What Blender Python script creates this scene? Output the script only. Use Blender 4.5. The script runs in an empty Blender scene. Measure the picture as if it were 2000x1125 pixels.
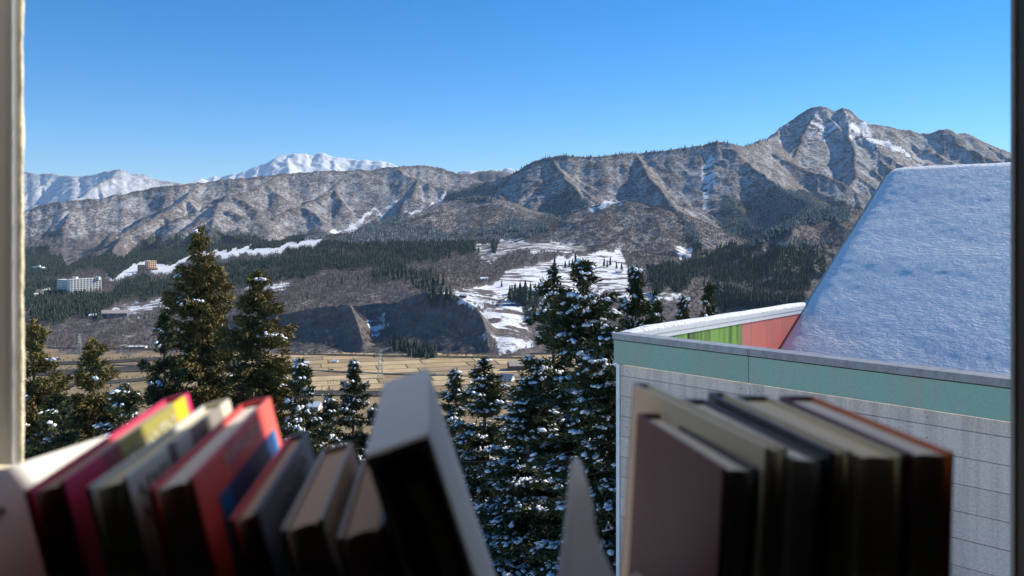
import bpy, math, random
import numpy as np
from mathutils import Vector, Matrix

R = math.radians
sc = bpy.context.scene
C = sc.collection
F, CX, HY = 1620.0, 1000.0, 435.0          # focal length and horizon of the photograph, in its pixels

# ------------------------------------------------------------------ camera, sky, sun, exposure
cd = bpy.data.cameras.new('camera'); cam = bpy.data.objects.new('camera', cd); C.objects.link(cam)
cam.location = (0, 0, 0); cam.rotation_euler = (R(90), 0, 0)
cd.sensor_width = 36; cd.lens = 36 * F / 2000
cd.shift_y = -(562.5 - HY) / 2000
cd.clip_start = 0.02; cd.clip_end = 60000
cd.dof.use_dof = True; cd.dof.focus_distance = 70; cd.dof.aperture_fstop = 7.6
sc.camera = cam

SUN_AZ, SUN_EL = R(60), R(33.9)               # azimuth from +Y towards +X
w = bpy.data.worlds.new('World'); sc.world = w; w.use_nodes = True
nt = w.node_tree; nt.nodes.clear()
sky = nt.nodes.new('ShaderNodeTexSky'); sky.sky_type = 'NISHITA'; sky.sun_disc = False
sky.sun_elevation = SUN_EL; sky.sun_rotation = SUN_AZ
sky.altitude = 3000; sky.air_density = 1.0; sky.dust_density = 0.0; sky.ozone_density = 3.5
bg = nt.nodes.new('ShaderNodeBackground'); bg.inputs[1].default_value = 0.118
hs = nt.nodes.new('ShaderNodeHueSaturation'); hs.inputs['Saturation'].default_value = 1.35
wo = nt.nodes.new('ShaderNodeOutputWorld')
nt.links.new(sky.outputs[0], hs.inputs['Color']); nt.links.new(hs.outputs[0], bg.inputs[0]); nt.links.new(bg.outputs[0], wo.inputs[0])

sd = bpy.data.lights.new('sun', 'SUN'); sd.energy = 5.0; sd.angle = R(0.5); sd.color = (1, .93, .82)
sun = bpy.data.objects.new('sun', sd); C.objects.link(sun)
sdir = Vector((math.sin(SUN_AZ) * math.cos(SUN_EL), math.cos(SUN_AZ) * math.cos(SUN_EL), math.sin(SUN_EL)))
sun.rotation_euler = sdir.to_track_quat('Z', 'Y').to_euler()
sc.view_settings.view_transform = 'Standard'; sc.view_settings.look = 'None'
sc.view_settings.exposure = 0.5; sc.view_settings.gamma = 1.0

# ------------------------------------------------------------------ helpers
def P(px, py, D):
    return Vector(((px - CX) / F * D, D, (HY - py) / F * D))

def tag(o, label=None, cat=None, group=None, kind=None):
    if label: o['label'] = label
    if cat: o['category'] = cat
    if group: o['group'] = group
    if kind: o['kind'] = kind
    return o

def mesh_np(name, v, f, mats=None, smooth=False):
    """numpy verts (n,3) and faces (m,k) of one size -> mesh data"""
    me = bpy.data.meshes.new(name)
    v = np.ascontiguousarray(v, dtype=np.float32); f = np.ascontiguousarray(f, dtype=np.int32)
    m, k = f.shape
    me.vertices.add(len(v)); me.vertices.foreach_set('co', v.ravel())
    me.loops.add(m * k); me.loops.foreach_set('vertex_index', f.ravel())
    me.polygons.add(m)
    me.polygons.foreach_set('loop_start', np.arange(0, m * k, k, dtype=np.int32))
    me.polygons.foreach_set('loop_total', np.full(m, k, dtype=np.int32))
    if smooth: me.polygons.foreach_set('use_smooth', np.ones(m, dtype=bool))
    me.update(calc_edges=True)
    if mats: me.materials.append(mats)
    return me

def link(name, me, parent=None):
    o = bpy.data.objects.new(name, me); C.objects.link(o)
    if parent: o.parent = parent
    return o

def empty(name, loc=(0, 0, 0), rot=(0, 0, 0)):
    o = bpy.data.objects.new(name, None); C.objects.link(o)
    o.location = loc; o.rotation_euler = rot
    return o

class MB:
    """collects polygons; build() links them as one mesh object"""
    def __init__(s): s.v = []; s.f = []
    def poly(s, pts):
        n = len(s.v); s.v += [tuple(p) for p in pts]; s.f.append(tuple(range(n, n + len(pts))))
    def box(s, a, b, M=None):
        (x0, y0, z0), (x1, y1, z1) = a, b
        p = [(x0,y0,z0),(x1,y0,z0),(x1,y1,z0),(x0,y1,z0),(x0,y0,z1),(x1,y0,z1),(x1,y1,z1),(x0,y1,z1)]
        if M is not None: p = [tuple(M @ Vector(q)) for q in p]
        n = len(s.v); s.v += p
        s.f += [tuple(n + i for i in q) for q in ((0,3,2,1),(4,5,6,7),(0,1,5,4),(1,2,6,5),(2,3,7,6),(3,0,4,7))]
        return s
    def prism(s, pts, h0, h1, axis='z'):
        """extrude a 2D outline between h0 and h1 along an axis"""
        def q(p, h):
            return (p[0], p[1], h) if axis == 'z' else ((p[0], h, p[1]) if axis == 'y' else (h, p[0], p[1]))
        n = len(s.v); k = len(pts)
        s.v += [q(p, h0) for p in pts] + [q(p, h1) for p in pts]
        s.f.append(tuple(n + i for i in reversed(range(k)))); s.f.append(tuple(n + k + i for i in range(k)))
        for i in range(k):
            j = (i + 1) % k
            s.f.append((n + i, n + j, n + k + j, n + k + i))
        return s
    def bar(s, a, b, r, sides=4):
        a, b = Vector(a), Vector(b); d = (b - a).normalized()
        u = d.orthogonal().normalized(); v = d.cross(u)
        n = len(s.v)
        for p in (a, b):
            for i in range(sides):
                t = 2 * math.pi * i / sides
                s.v.append(tuple(p + (u * math.cos(t) + v * math.sin(t)) * r))
        for i in range(sides):
            j = (i + 1) % sides
            s.f.append((n + i, n + j, n + sides + j, n + sides + i))
        s.f.append(tuple(n + i for i in reversed(range(sides)))); s.f.append(tuple(n + sides + i for i in range(sides)))
        return s
    def build(s, name, mat, parent=None, bevel=0, smooth=False):
        import bmesh
        bm = bmesh.new()
        vs = [bm.verts.new(p) for p in s.v]
        for f in s.f:
            try: bm.faces.new([vs[i] for i in f])
            except ValueError: pass
        bmesh.ops.recalc_face_normals(bm, faces=bm.faces)
        if bevel:
            bmesh.ops.bevel(bm, geom=[e for e in bm.edges], offset=bevel, segments=2, affect='EDGES', profile=.6)
        me = bpy.data.meshes.new(name); bm.to_mesh(me); bm.free()
        if smooth: me.polygons.foreach_set('use_smooth', np.ones(len(me.polygons), dtype=bool))
        me.materials.append(mat)
        return link(name, me, parent)

# ------------------------------------------------------------------ materials
class NT:
    def __init__(s, name):
        s.m = bpy.data.materials.new(name); s.m.use_nodes = True
        s.t = s.m.node_tree; s.b = s.t.nodes['Principled BSDF']
        s.b.inputs['Specular IOR Level'].default_value = 0.25
    def n(s, typ, **kw):
        x = s.t.nodes.new('ShaderNode' + typ)
        for k, v in kw.items():
            if isinstance(k, str) and hasattr(x, k): setattr(x, k, v)
        return x
    def l(s, a, b): s.t.links.new(a, b)
    def pos(s):
        return s.n('NewGeometry').outputs['Position']
    def obj(s):
        return s.n('TexCoord').outputs['Object']
    def noise(s, vec, scale, detail=4, rough=.6, stretch=None):
        if stretch:
            mp = s.n('Mapping'); mp.inputs['Scale'].default_value = stretch; s.l(vec, mp.inputs[0]); vec = mp.outputs[0]
        x = s.n('TexNoise'); x.inputs['Scale'].default_value = scale
        x.inputs['Detail'].default_value = detail; x.inputs['Roughness'].default_value = rough
        s.l(vec, x.inputs['Vector']); return x.outputs[0]
    def ramp(s, fac, stops):
        x = s.n('ValToRGB'); e = x.color_ramp.elements
        while len(e) < len(stops): e.new(.5)
        for q, (p, c) in zip(e, stops):
            q.position = p; q.color = (*c, 1) if len(c) == 3 else c
        s.l(fac, x.inputs[0]); return x.outputs[0]
    def math(s, op, a, b=None, clamp=False):
        x = s.n('Math'); x.operation = op; x.use_clamp = clamp
        for i, q in enumerate((a, b)):
            if q is None: continue
            if isinstance(q, (int, float)): x.inputs[i].default_value = q
            else: s.l(q, x.inputs[i])
        return x.outputs[0]
    def mix(s, fac, a, b, blend='MIX'):
        x = s.n('Mix'); x.data_type = 'RGBA'; x.blend_type = blend
        for sock, q in ((x.inputs[0], fac), (x.inputs[6], a), (x.inputs[7], b)):
            if isinstance(q, (int, float)): sock.default_value = q
            elif isinstance(q, tuple): sock.default_value = (*q, 1)
            else: s.l(q, sock)
        return x.outputs[2]
    def base(s, c):
        if isinstance(c, tuple): s.b.inputs['Base Color'].default_value = (*c, 1)
        else: s.l(c, s.b.inputs['Base Color'])
    def rough(s, r): s.b.inputs['Roughness'].default_value = r
    def bump(s, h, strength=.3, dist=.01):
        x = s.n('Bump'); x.inputs['Strength'].default_value = strength; x.inputs['Distance'].default_value = dist
        s.l(h, x.inputs['Height']); s.l(x.outputs[0], s.b.inputs['Normal'])

def mat_plain(name, col, rough=.6, vary=.15, scale=8, bump=0, bscale=None, spec=.25, metal=0):
    t = NT(name); o = t.obj()
    n = t.noise(o, scale, 5, .6)
    d = tuple(max(0, c * (1 - vary)) for c in col); l_ = tuple(min(1, c * (1 + vary)) for c in col)
    t.base(t.ramp(n, [(.3, d), (.7, l_)])); t.rough(rough)
    t.b.inputs['Specular IOR Level'].default_value = spec; t.b.inputs['Metallic'].default_value = metal
    if bump: t.bump(t.noise(o, bscale or scale * 6, 3), bump, .003)
    return t.m

# ------------------------------------------------------------------ noise in numpy
def hash2(ix, iy, seed):
    h = (ix.astype(np.int64) * 374761393 + iy.astype(np.int64) * 668265263 + seed * 974634777) & 0x7fffffff
    h = ((h ^ (h >> 13)) * 1274126177) & 0x7fffffff
    h = h ^ (h >> 16)
    return (h & 0xffff) / 65535.0
def vnoise(x, y, seed=0):
    ix = np.floor(x); iy = np.floor(y); fx = x - ix; fy = y - iy
    fx = fx * fx * fx * (fx * (fx * 6 - 15) + 10); fy = fy * fy * fy * (fy * (fy * 6 - 15) + 10)
    a = hash2(ix, iy, seed); b = hash2(ix + 1, iy, seed); c = hash2(ix, iy + 1, seed); d = hash2(ix + 1, iy + 1, seed)
    return (a + (b - a) * fx) * (1 - fy) + (c + (d - c) * fx) * fy
def fbm(x, y, oct=4, seed=0, gain=.5):
    s = 0; a = 1; n = 0
    for i in range(oct):
        s = s + a * (vnoise(x, y, seed + i) - .5); n += a; a *= gain; x = x * 2.03 + 17.1; y = y * 2.03 - 9.7
    return s / n * 2
def ridged(x, y, oct=4, seed=0, gain=.5):
    s = 0; a = 1; n = 0
    for i in range(oct):
        s = s + a * (1 - np.abs(vnoise(x, y, seed + i) * 2 - 1)); n += a; a *= gain; x = x * 2.03 + 17.1; y = y * 2.03 - 9.7
    return s / n

# ------------------------------------------------------------------ terrain: heights on a fan-shaped grid
ZV = -190.0                                  # valley floor below the eye
NU = 890
U = np.linspace(-.80, .80, NU)
YR = np.concatenate([np.linspace(-45, 38, 18), np.geomspace(42, 1150, 70, endpoint=False), np.geomspace(1150, 5500, 700, endpoint=False), np.geomspace(5500, 10500, 45, endpoint=False), np.geomspace(10500, 17300, 300, endpoint=False), np.geomspace(17300, 24000, 20)])
NY = len(YR)
HYP = np.sqrt(np.maximum(YR, 0) ** 2 + 60.0 ** 2)
GX = U[None, :] * HYP[:, None]; GY = np.repeat(YR[:, None], NU, 1)

near_prof = [(-45, -10), (0, -13), (25, -17), (45, -24), (80, -35), (150, -62), (300, -108), (550, -165), (760, -200), (900, -204)]
ctrl = []
for D, z in near_prof:
    for u in (-.8, -.4, 0, .4, .8): ctrl.append((u * math.hypot(max(D, 0), 60), D, z))
def cp(px, py, D): ctrl.append(tuple(P(px, py, D)))
for px in (-250, 50, 300, 560, 800, 1040, 1300, 1600, 1900, 2250): ctrl.append(((px - CX) / F * 1080, 1080, -203))
# terraces, bluffs and the bench behind the fields
for q in ((-250,640,1500),(60,642,1480),(250,640,1440),(400,655,1330),(60,612,1620),(225,612,1600),(330,595,1650),(420,600,1550),
          (100,585,1850),(145,577,1930),(100,560,2120),(60,535,2500),(300,552,2050),(430,545,2050),(280,528,2450),(450,500,2550),(650,466,2750),
          (-250,540,2500),(-250,520,3200),(100,518,3200),(300,497,3300),(520,478,3400),(760,450,3500)):
    cp(*q)
for q in ((560,690,1215),(690,692,1210),(830,694,1205),(920,694,1205),(1040,690,1205),
          (565,606,1360),(690,594,1380),(745,606,1360),(825,572,1420),(900,584,1400),(945,614,1340),
          (620,585,1480),(690,545,1700),(600,552,1800),(760,540,1700),(850,530,1820),(930,545,1650),(900,500,2200),(760,500,2250),
          (985,640,1270),(1000,600,1380),(1010,555,1560),(1090,545,1660),(1090,520,1850),(1200,500,2050),(1200,545,1680),(1050,480,2250),
          (1300,590,1450),(1300,550,1650),(1400,600,1450),(1500,620,1380),(1700,620,1400),(2000,640,1350),(1300,520,1900),
          (1400,500,2300),(2250,640,1400)):
    cp(*q)
for px in (-250, 300, 900, 1500, 2250): cp(px, 470, 4600); ctrl.append(((px - CX) / F * 9000, 9000, 0)); ctrl.append(((px - CX) / F * 24000, 24000, 300))
ctrl = np.array(ctrl)
def rb(x, y):
    h = np.sqrt(np.maximum(y, 0) ** 2 + 60.0 ** 2)
    return x / h * 3.2, np.arcsinh(y / 60.0) * 1.25
def phi(r2): return .5 * r2 * np.log(r2 + 1e-9)
ca, cb = rb(ctrl[:, 0], ctrl[:, 1]); n = len(ctrl)
K = phi((ca[:, None] - ca) ** 2 + (cb[:, None] - cb) ** 2) + np.eye(n) * 2e-3
A = np.zeros((n + 3, n + 3)); A[:n, :n] = K; A[:n, n] = A[n, :n] = 1; A[:n, n+1] = A[n+1, :n] = ca; A[:n, n+2] = A[n+2, :n] = cb
sol = np.linalg.solve(A, np.concatenate([ctrl[:, 2], [0, 0, 0]]))
ga, gb = rb(GX, GY)
BASE = sol[n] + sol[n+1] * ga + sol[n+2] * gb
for i in range(n): BASE += sol[i] * phi((ga - ca[i]) ** 2 + (gb - cb[i]) ** 2)

M = np.full((NY, NU), -1e4); LAYER = np.zeros((NY, NU), dtype=np.int8); SPD = np.zeros((NY, NU), dtype=np.float32)
_wl = np.maximum(GY, 60) * .045; _wa = np.maximum(GY, 60) * .011      # ridges meander rather than run straight
TX = GX + fbm(GX / _wl, GY / _wl, 4, 201) * _wa; TY = GY + fbm(GX / _wl + 31, GY / _wl - 7, 4, 207) * _wa
def tent(a, b, k, layer, zfloor=-150.0):
    """raise the ground to a ridge line a-b whose flanks fall away at slope k"""
    Rm = max(20.0, (max(a[2], b[2]) - zfloor) / k)
    y0, y1 = min(a[1], b[1]) - Rm, max(a[1], b[1]) + Rm
    i0, i1 = np.searchsorted(YR, [y0, y1])
    ymin = max(y0, 100.0)
    u0 = min((min(a[0], b[0]) - Rm) / ymin, (min(a[0], b[0]) - Rm) / y1); u1 = max((max(a[0], b[0]) + Rm) / ymin, (max(a[0], b[0]) + Rm) / y1)
    j0, j1 = np.searchsorted(U, [u0, u1])
    if i1 <= i0 or j1 <= j0: return
    x = TX[i0:i1, j0:j1]; y = TY[i0:i1, j0:j1]
    dx, dy = b[0] - a[0], b[1] - a[1]; L2 = dx * dx + dy * dy + 1e-6
    t = np.clip(((x - a[0]) * dx + (y - a[1]) * dy) / L2, 0, 1)
    d = np.sqrt((x - a[0] - t * dx) ** 2 + (y - a[1] - t * dy) ** 2)
    h = a[2] + (b[2] - a[2]) * t - k * d * (1 - .22 * np.clip(d / Rm, 0, 1))
    m = M[i0:i1, j0:j1]; up = h > m
    m[up] = h[up]; LAYER[i0:i1, j0:j1][up] = layer

rg = random.Random(11)
def ridge(nodes, k, layer, spacing=0, drop=.5, fan=0.0, spread=.35, length=1e9, zfloor=-140.0, sub=True):
    """a crest through photograph pixels at given distances, with spurs that run down from it towards the valley"""
    pts = [P(*q) for q in nodes]
    for a, b in zip(pts, pts[1:]): tent(a, b, k, layer, zfloor)
    if not spacing: return
    acc = rg.uniform(.2, .8) * spacing
    for a, b in zip(pts, pts[1:]):
        L = (b - a).length; t = acc
        while t < L:
            p = a.lerp(b, t / L)
            ang = fan + rg.gauss(0, spread)
            spur(p - Vector((0, 0, rg.uniform(.01, .05) * spacing)), ang, drop * rg.uniform(.8, 1.2), k, layer, spacing, length, zfloor, sub)
            t += spacing * rg.uniform(.65, 1.4)
        acc = t - L
def spur(p, ang, drop, k, layer, spacing, length, zfloor, sub):
    """ang: 0 runs straight towards the viewer, positive to the right"""
    run = 0; step = spacing * .45; side = rg.choice((-1, 1))
    while p.z > zfloor + 15 and run < length:
        ang += rg.gauss(0, .16)
        q = p + Vector((math.sin(ang) * step, -math.cos(ang) * step, -drop * step * rg.uniform(.75, 1.3)))
        tent(p, q, k * rg.uniform(.95, 1.1), layer, zfloor)
        if sub:
            a2 = ang + side * rg.uniform(.7, 1.15); side = -side
            s2 = p.lerp(q, .5); l2 = spacing * rg.uniform(.35, .7)
            tent(s2, s2 + Vector((math.sin(a2) * l2, -math.cos(a2) * l2, -drop * 1.35 * l2)), k * 1.12, layer, zfloor)
        p = q; run += step; drop *= .97

# far left snowy range, the white massif, the long grey mountain, the central ridge, the twin peak, the foothills
ridge([(-260,330,11500),(-120,338,11800),(-20,330,12000),(50,335,12000),(90,338,12000),(130,343,12000),(172,344,11800),(205,335,11800),(235,330,11700),(262,338,11700),
       (300,348,11800),(345,357,12000),(400,361,12000),(480,372,12200)], .80, 1, 420, .50, -.2, .3, zfloor=60)
ridge([(330,372,15000),(400,350,15500),(450,340,15700),(480,331,15800),(520,318,15900),(545,304,16000),(556,301,16000),(575,300,16000),(600,304,16200),(618,298,16200),(640,305,16200),(655,308,16200),
       (690,311,16300),(720,312,16300),(750,314,16300),(770,321,16400),(800,332,16600),(850,340,16800),(885,337,17000),(915,331,17000),(950,333,17000),(985,329,17000),(1020,338,17000),(1200,345,17000)],
      .85, 2, 330, .50, -.25, .35, zfloor=500)
ridge([(-260,440,4000),(-100,432,4000),(50,412,4050),(75,402,4100),(110,398,4150),(160,392,4200),(250,375,4300),(330,363,4400),(400,354,4500),(430,350,4500),(470,347,4600),(560,339,4700),(650,334,4800),
       (740,330,4900),(800,325,5000),(830,322,5000),(860,329,5000),(890,337,5000),(930,352,5000),(990,372,5000)], .70, 3, 340, .33, -.25, .50, zfloor=-165)
ridge([(860,352,8200),(905,338,8200),(945,331,8200),(985,334,8000),(1050,345,8000)], .5, 3, 500, .4, 0, zfloor=60)
ridge([(872,384,4000),(930,359,3950),(1000,335,3900),(1070,306,3850),(1100,304,3850),(1160,303,3850),(1210,299,3850),(1250,294,3900),(1320,293,3900),(1355,286,3900),(1390,279,3900),(1420,283,3900),(1450,285,4000),(1500,271,4500)],
      .80, 4, 235, .58, .32, .16, zfloor=-60)
ridge([(1390,280,3900),(1428,296,3820),(1470,332,3650),(1520,368,3450),(1580,392,3250)], .78, 4, 200, .55, .25, .2, zfloor=-60)
ridge([(1075,308,3850),(1100,345,3600),(1140,385,3350),(1170,402,3200)], .74, 4, 170, .5, .3, .3, 260, zfloor=-60)
ridge([(1235,298,3880),(1262,345,3600),(1305,392,3300),(1345,435,3000),(1375,480,2750)], .74, 4, 180, .5, .35, .3, 260, zfloor=-60)
ridge([(1440,290,4400),(1500,271,4800),(1520,250,5000),(1545,232,5000),(1570,219,5000),(1592,207,5000),(1606,205,5000),(1620,209,5000),(1634,217,5000),(1648,210,4950),(1664,213,4950),(1690,233,4950),(1705,243,5000),(1730,244,5050),
       (1760,250,5100),(1785,253,5100),(1812,258,5100),(1835,255,5100),(1850,251,5100),(1868,261,5100),(1885,258,5100),(1915,272,5100),(1950,287,5100),(1985,301,5100),(2100,340,5000),(2250,370,5000)],
      .85, 5, 270, .60, .12, .22, zfloor=-60)
ridge([(1655,213,4950),(1685,255,4700),(1720,300,4450),(1755,345,4150),(1790,390,3800)], .78, 5, 220, .55, .2, .3, 300, zfloor=-60)
ridge([(1600,208,5000),(1575,262,4700),(1545,320,4300),(1520,372,3900)], .74, 5, 220, .55, -.2, .3, 300, zfloor=-60)
ridge([(985,474,2560),(1050,441,2600),(1130,411,2640),(1200,396,2640),(1232,394,2600),(1290,410,2540),(1340,440,2450),(1380,482,2330),(1402,505,2250)], .42, 6, 170, .30, .12, .35, 500, zfloor=-120)
ridge([(560,492,2900),(665,478,2950),(780,425,3100),(870,393,3200),(905,387,3200),(962,388,3100),(1000,425,2950),(1015,450,2850)], .34, 7, 210, .24, -.15, .3, zfloor=-150)
ridge([(1300,566,1900),(1400,508,2000),(1480,462,2100),(1560,424,2200),(1612,405,2250),(1660,410,2300),(1800,400,2400),(2000,420,2400),(2250,430,2400)], .60, 8, 160, .40, .25, .25, zfloor=-150)
ridge([(1560,424,2200),(1540,470,2000),(1490,530,1780),(1440,580,1560)], .55, 8, 150, .4, .2, .3, 200, zfloor=-160)

# river bluffs: steep shaded faces turned to the left
ridge([(380,640,1420),(470,622,1360),(560,604,1305),(640,592,1290),(688,590,1285),(706,625,1250),(716,660,1222)], 1.2, 9, zfloor=-192)
ridge([(700,592,1370),(770,585,1340),(832,566,1310),(890,574,1290),(925,596,1270),(944,632,1245),(950,672,1215)], 1.2, 9, zfloor=-192)
ridge([(1390,560,1560),(1440,575,1450),(1500,585,1400),(1600,590,1380),(1800,600,1380),(2200,600,1380)], .9, 9, 90, .6, -.4, .2, zfloor=-192)
ridge([(1046,560,1500),(1062,600,1400),(1075,650,1290)], .8, 9, zfloor=-192)
DIST = np.maximum(GY, 30)
dd = np.clip((M - BASE) / (DIST * .006 + 4), -6, 6)          # soft union of the two
sgm = 1 / (1 + np.exp(-dd))
H = BASE * (1 - sgm) + np.maximum(M, BASE) * sgm
isM = M > BASE
LAYER[~isM] = 0
# gullies and unevenness
sc_ = np.where(DIST > 9000, 2.0, 1.0)
amp = np.where(isM, 1.0, .35) * np.clip((DIST - 1150) / 700, 0, 1)
rn = ridged(GX / (170 * sc_), GY / (170 * sc_), 5, 3) - .6
crestguard = np.clip((M - BASE) / 60, 0, 1)
mtn = (LAYER >= 1) & (LAYER <= 5)
r2 = ridged(GX / (62 * sc_) + fbm(GX / 200, GY / 200, 2, 5), GY / (62 * sc_), 3, 13) - .55
H += amp * sc_ * (rn * 26 * np.where(isM, 1, .4) + np.where(LAYER == 2, r2 * 26, np.where(mtn, r2 * 10, r2 * 3)) + fbm(GX / 30, GY / 30, 2, 31) * 2)
bl = np.clip((DIST - 1190) / 60, 0, 1) * np.clip((1750 - DIST) / 200, 0, 1)
H += bl * (fbm(GX / 70, GY / 70, 4, 55) * 6)
H = np.where((DIST > 700) & (DIST < 1190), np.maximum(H, ZV), np.maximum(H, ZV + 0.0))
nearm = DIST < 700
H += np.where(nearm, fbm(GX / 14, GY / 14, 3, 71) * .8, 0)
PXG = CX + F * GX / np.maximum(GY, 1); PYG = HY - F * H / np.maximum(GY, 1)

# visible from the window? (running skyline per column)
sl = np.where(GY > 5, H / np.maximum(GY, 5), -9)
run = np.maximum.accumulate(sl, axis=0)
VIS = sl >= run - 22.0 / F

def inpoly(px, py, poly):
    out = np.zeros(px.shape, dtype=bool)
    xs = [p[0] for p in poly]; ys = [p[1] for p in poly]
    bb = (px >= min(xs)) & (px <= max(xs)) & (py >= min(ys)) & (py <= max(ys))
    x = px[bb]; y = py[bb]; c = np.zeros(x.shape, dtype=bool)
    for (x0, y0), (x1, y1) in zip(poly, poly[1:] + poly[:1]):
        if y0 == y1: continue
        c ^= ((y0 > y) != (y1 > y)) & (x < (x1 - x0) * (y - y0) / (y1 - y0) + x0)
    out[bb] = c
    return out

# ragged edges for the land cover
wl = DIST * .03 + 5
wx = PXG + fbm(GX / wl, GY / wl / 2, 5, 91, .65) * 55
wy = PYG + fbm(GX / wl + 40, GY / wl / 2, 5, 97, .65) * 24
far = DIST > 1150
# snow amount by layer
snow = np.zeros((NY, NU)) + .10
lay = {0: .16, 1: .62, 2: 1.0, 3: .40, 4: .37, 5: .43, 6: .30, 7: .32, 8: .10, 9: .06}
for k_, v_ in lay.items(): snow[LAYER == k_] = v_
snow = np.where((LAYER == 0) & (DIST > 3000), .2, snow)
snow += fbm(GX / (DIST * .035), GY / (DIST * .035), 3, 12) * .13 * (LAYER != 2)
snow += np.clip((wy - 470) / 100, -.1, .0)*0
snow = np.where((LAYER == 3) & (wy > 455), snow - np.clip((wy - 455) / 60, 0, .30), snow)
opn0 = np.full((NY, NU), .50); opn0[LAYER == 2] = 1; opn0[LAYER == 1] = .85; opn0[LAYER == 5] = .62; opn0[DIST < 700] = 1
# snow keeps in the gullies and on the flanks turned away from the sun, thins out on the crests
def blur(a, n):
    for ax in (0, 1):
        c = np.cumsum(np.pad(a, [(n + 1, n) if q == ax else (0, 0) for q in (0, 1)], mode='edge'), axis=ax)
        m_ = a.shape[ax]
        a = (np.take(c, range(2 * n + 1, 2 * n + 1 + m_), ax) - np.take(c, range(0, m_), ax)) / (2 * n + 1)
    return a
cav = np.clip((blur(H, 4) - H) / (DIST * .0016 + .5), -1.5, 1.5)
gx = np.gradient(H, axis=1) / np.gradient(GX, axis=1); gy_ = np.gradient(H, axis=0) / np.gradient(GY, axis=0)
lit = (-gx * sdir.x - gy_ * sdir.y + sdir.z) / np.sqrt(1 + gx * gx + gy_ * gy_)
wild = (LAYER >= 1) & (LAYER <= 7) & (LAYER != 2)
snow = np.where(wild, snow + .13 * cav - .22 * np.clip(lit - .45, -.4, .5), snow)
con = np.zeros((NY, NU)); field = np.zeros((NY, NU)); opn = np.zeros((NY, NU))
CONIF = [
    [(30,560),(110,548),(200,566),(420,524),(560,498),(660,472),(770,420),(800,436),(900,452),(960,445),(1040,432),(1092,392),(1135,375),(1165,402),(1100,432),(1030,462),(960,490),(890,494),(830,516),(740,518),(640,532),(540,548),(480,566),(430,582),(330,584),(200,592),(30,606)],
    [(-20,480),(105,482),(140,520),(200,500),(300,466),(400,450),(450,458),(520,470),(600,448),(640,452),(660,462),(560,480),(430,500),(330,508),(200,530),(60,548),(-20,548)],
    [(884,370),(960,350),(992,366),(965,388),(882,388)],
    [(1305,416),(1345,445),(1395,498),(1440,494),(1470,468),(1600,402),(1668,404),(1655,432),(1600,428),(1540,446),(1500,474),(1420,535),(1300,566),(1268,520),(1350,514),(1330,470)],
    [(1385,548),(1470,500),(1545,470),(1600,470),(1590,560),(1560,610),(1420,612)],
    [(1440,392),(1500,372),(1600,384),(1690,400),(1600,404),(1500,450),(1462,470),(1425,440)],
    [(748,522),(800,520),(800,548),(752,546)], [(814,538),(868,532),(870,556),(816,560)], [(836,566),(892,562),(890,592),(846,594)],
    [(985,556),(1050,560),(1046,640),(1010,640)], [(770,668),(870,672),(872,694),(772,692)],
    [(60,600),(180,592),(215,604),(200,622),(90,640),(60,636)],
]
for q in CONIF: con[inpoly(wx, wy, q) & far] = 1
SNOWP = [
    ([(205,530),(300,512),(400,498),(480,486),(560,475),(650,462),(672,466),(600,482),(500,496),(400,510),(335,524),(262,542),(215,540)], .97),
    ([(885,566),(950,548),(1040,516),(1090,506),(1200,486),(1225,520),(1215,566),(1100,578),(1040,574),(1000,572),(960,590),(900,586)], .70),
    ([(928,600),(965,590),(1005,598),(1045,684),(960,692),(944,650)], .62),
    ([(1305,478),(1345,490),(1342,508),(1316,506)], .85),
    ([(722,622),(762,612),(768,640),(735,656)], .62),
    ([(205,604),(360,586),(362,596),(300,610),(280,624)], .62), ([(60,578),(105,562),(108,574),(72,588)], .6),
    ([(860,382),(884,364),(892,366),(874,390)], .95), ([(722,414),(752,390),(762,389),(738,412)], .95), ([(666,450),(708,424),(722,420),(688,450)], .9),
    ([(786,412),(866,388),(872,394),(800,414)], .8),
    ([(1652,214),(1672,226),(1700,262),(1760,300),(1772,312),(1735,296),(1690,262)], .95), ([(1680,250),(1712,282),(1700,292),(1676,262)], .75),
    ([(1570,250),(1610,228),(1640,232),(1580,282),(1552,290)], .58), ([(1370,320),(1410,310),(1398,395),(1376,410)], .62),
    ([(1155,398),(1200,392),(1230,400),(1170,408)], .6), ([(490,562),(560,548),(600,545),(590,556),(500,570)], .55),
    ([(960,470),(1010,478),(1120,478),(1180,474),(1120,496),(1010,500),(950,505)], .34),
    ([(1180,562),(1300,566),(1320,580),(1190,585)], .5),
]
STREAK = fbm(GX / 46, GY / 15, 5, 61, .65)
for q, v_ in SNOWP:
    m_ = inpoly(wx, wy, q) & far; snow[m_] = np.clip(v_ + (STREAK[m_] * (1.5 if v_ < .9 else .3)), 0, 1); opn0[m_] = 1; opn[m_] = 1 if v_ > .7 else .6; con[m_] = 0
flat = (H <= ZV + .6) & (DIST > 650); field[flat & ~((PXG < 560) & (wy < 688))] = 1
snow[flat] = .04
nearg = DIST < 700; snow[nearg] = .8
snow = np.clip(snow, 0, 1)

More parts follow.
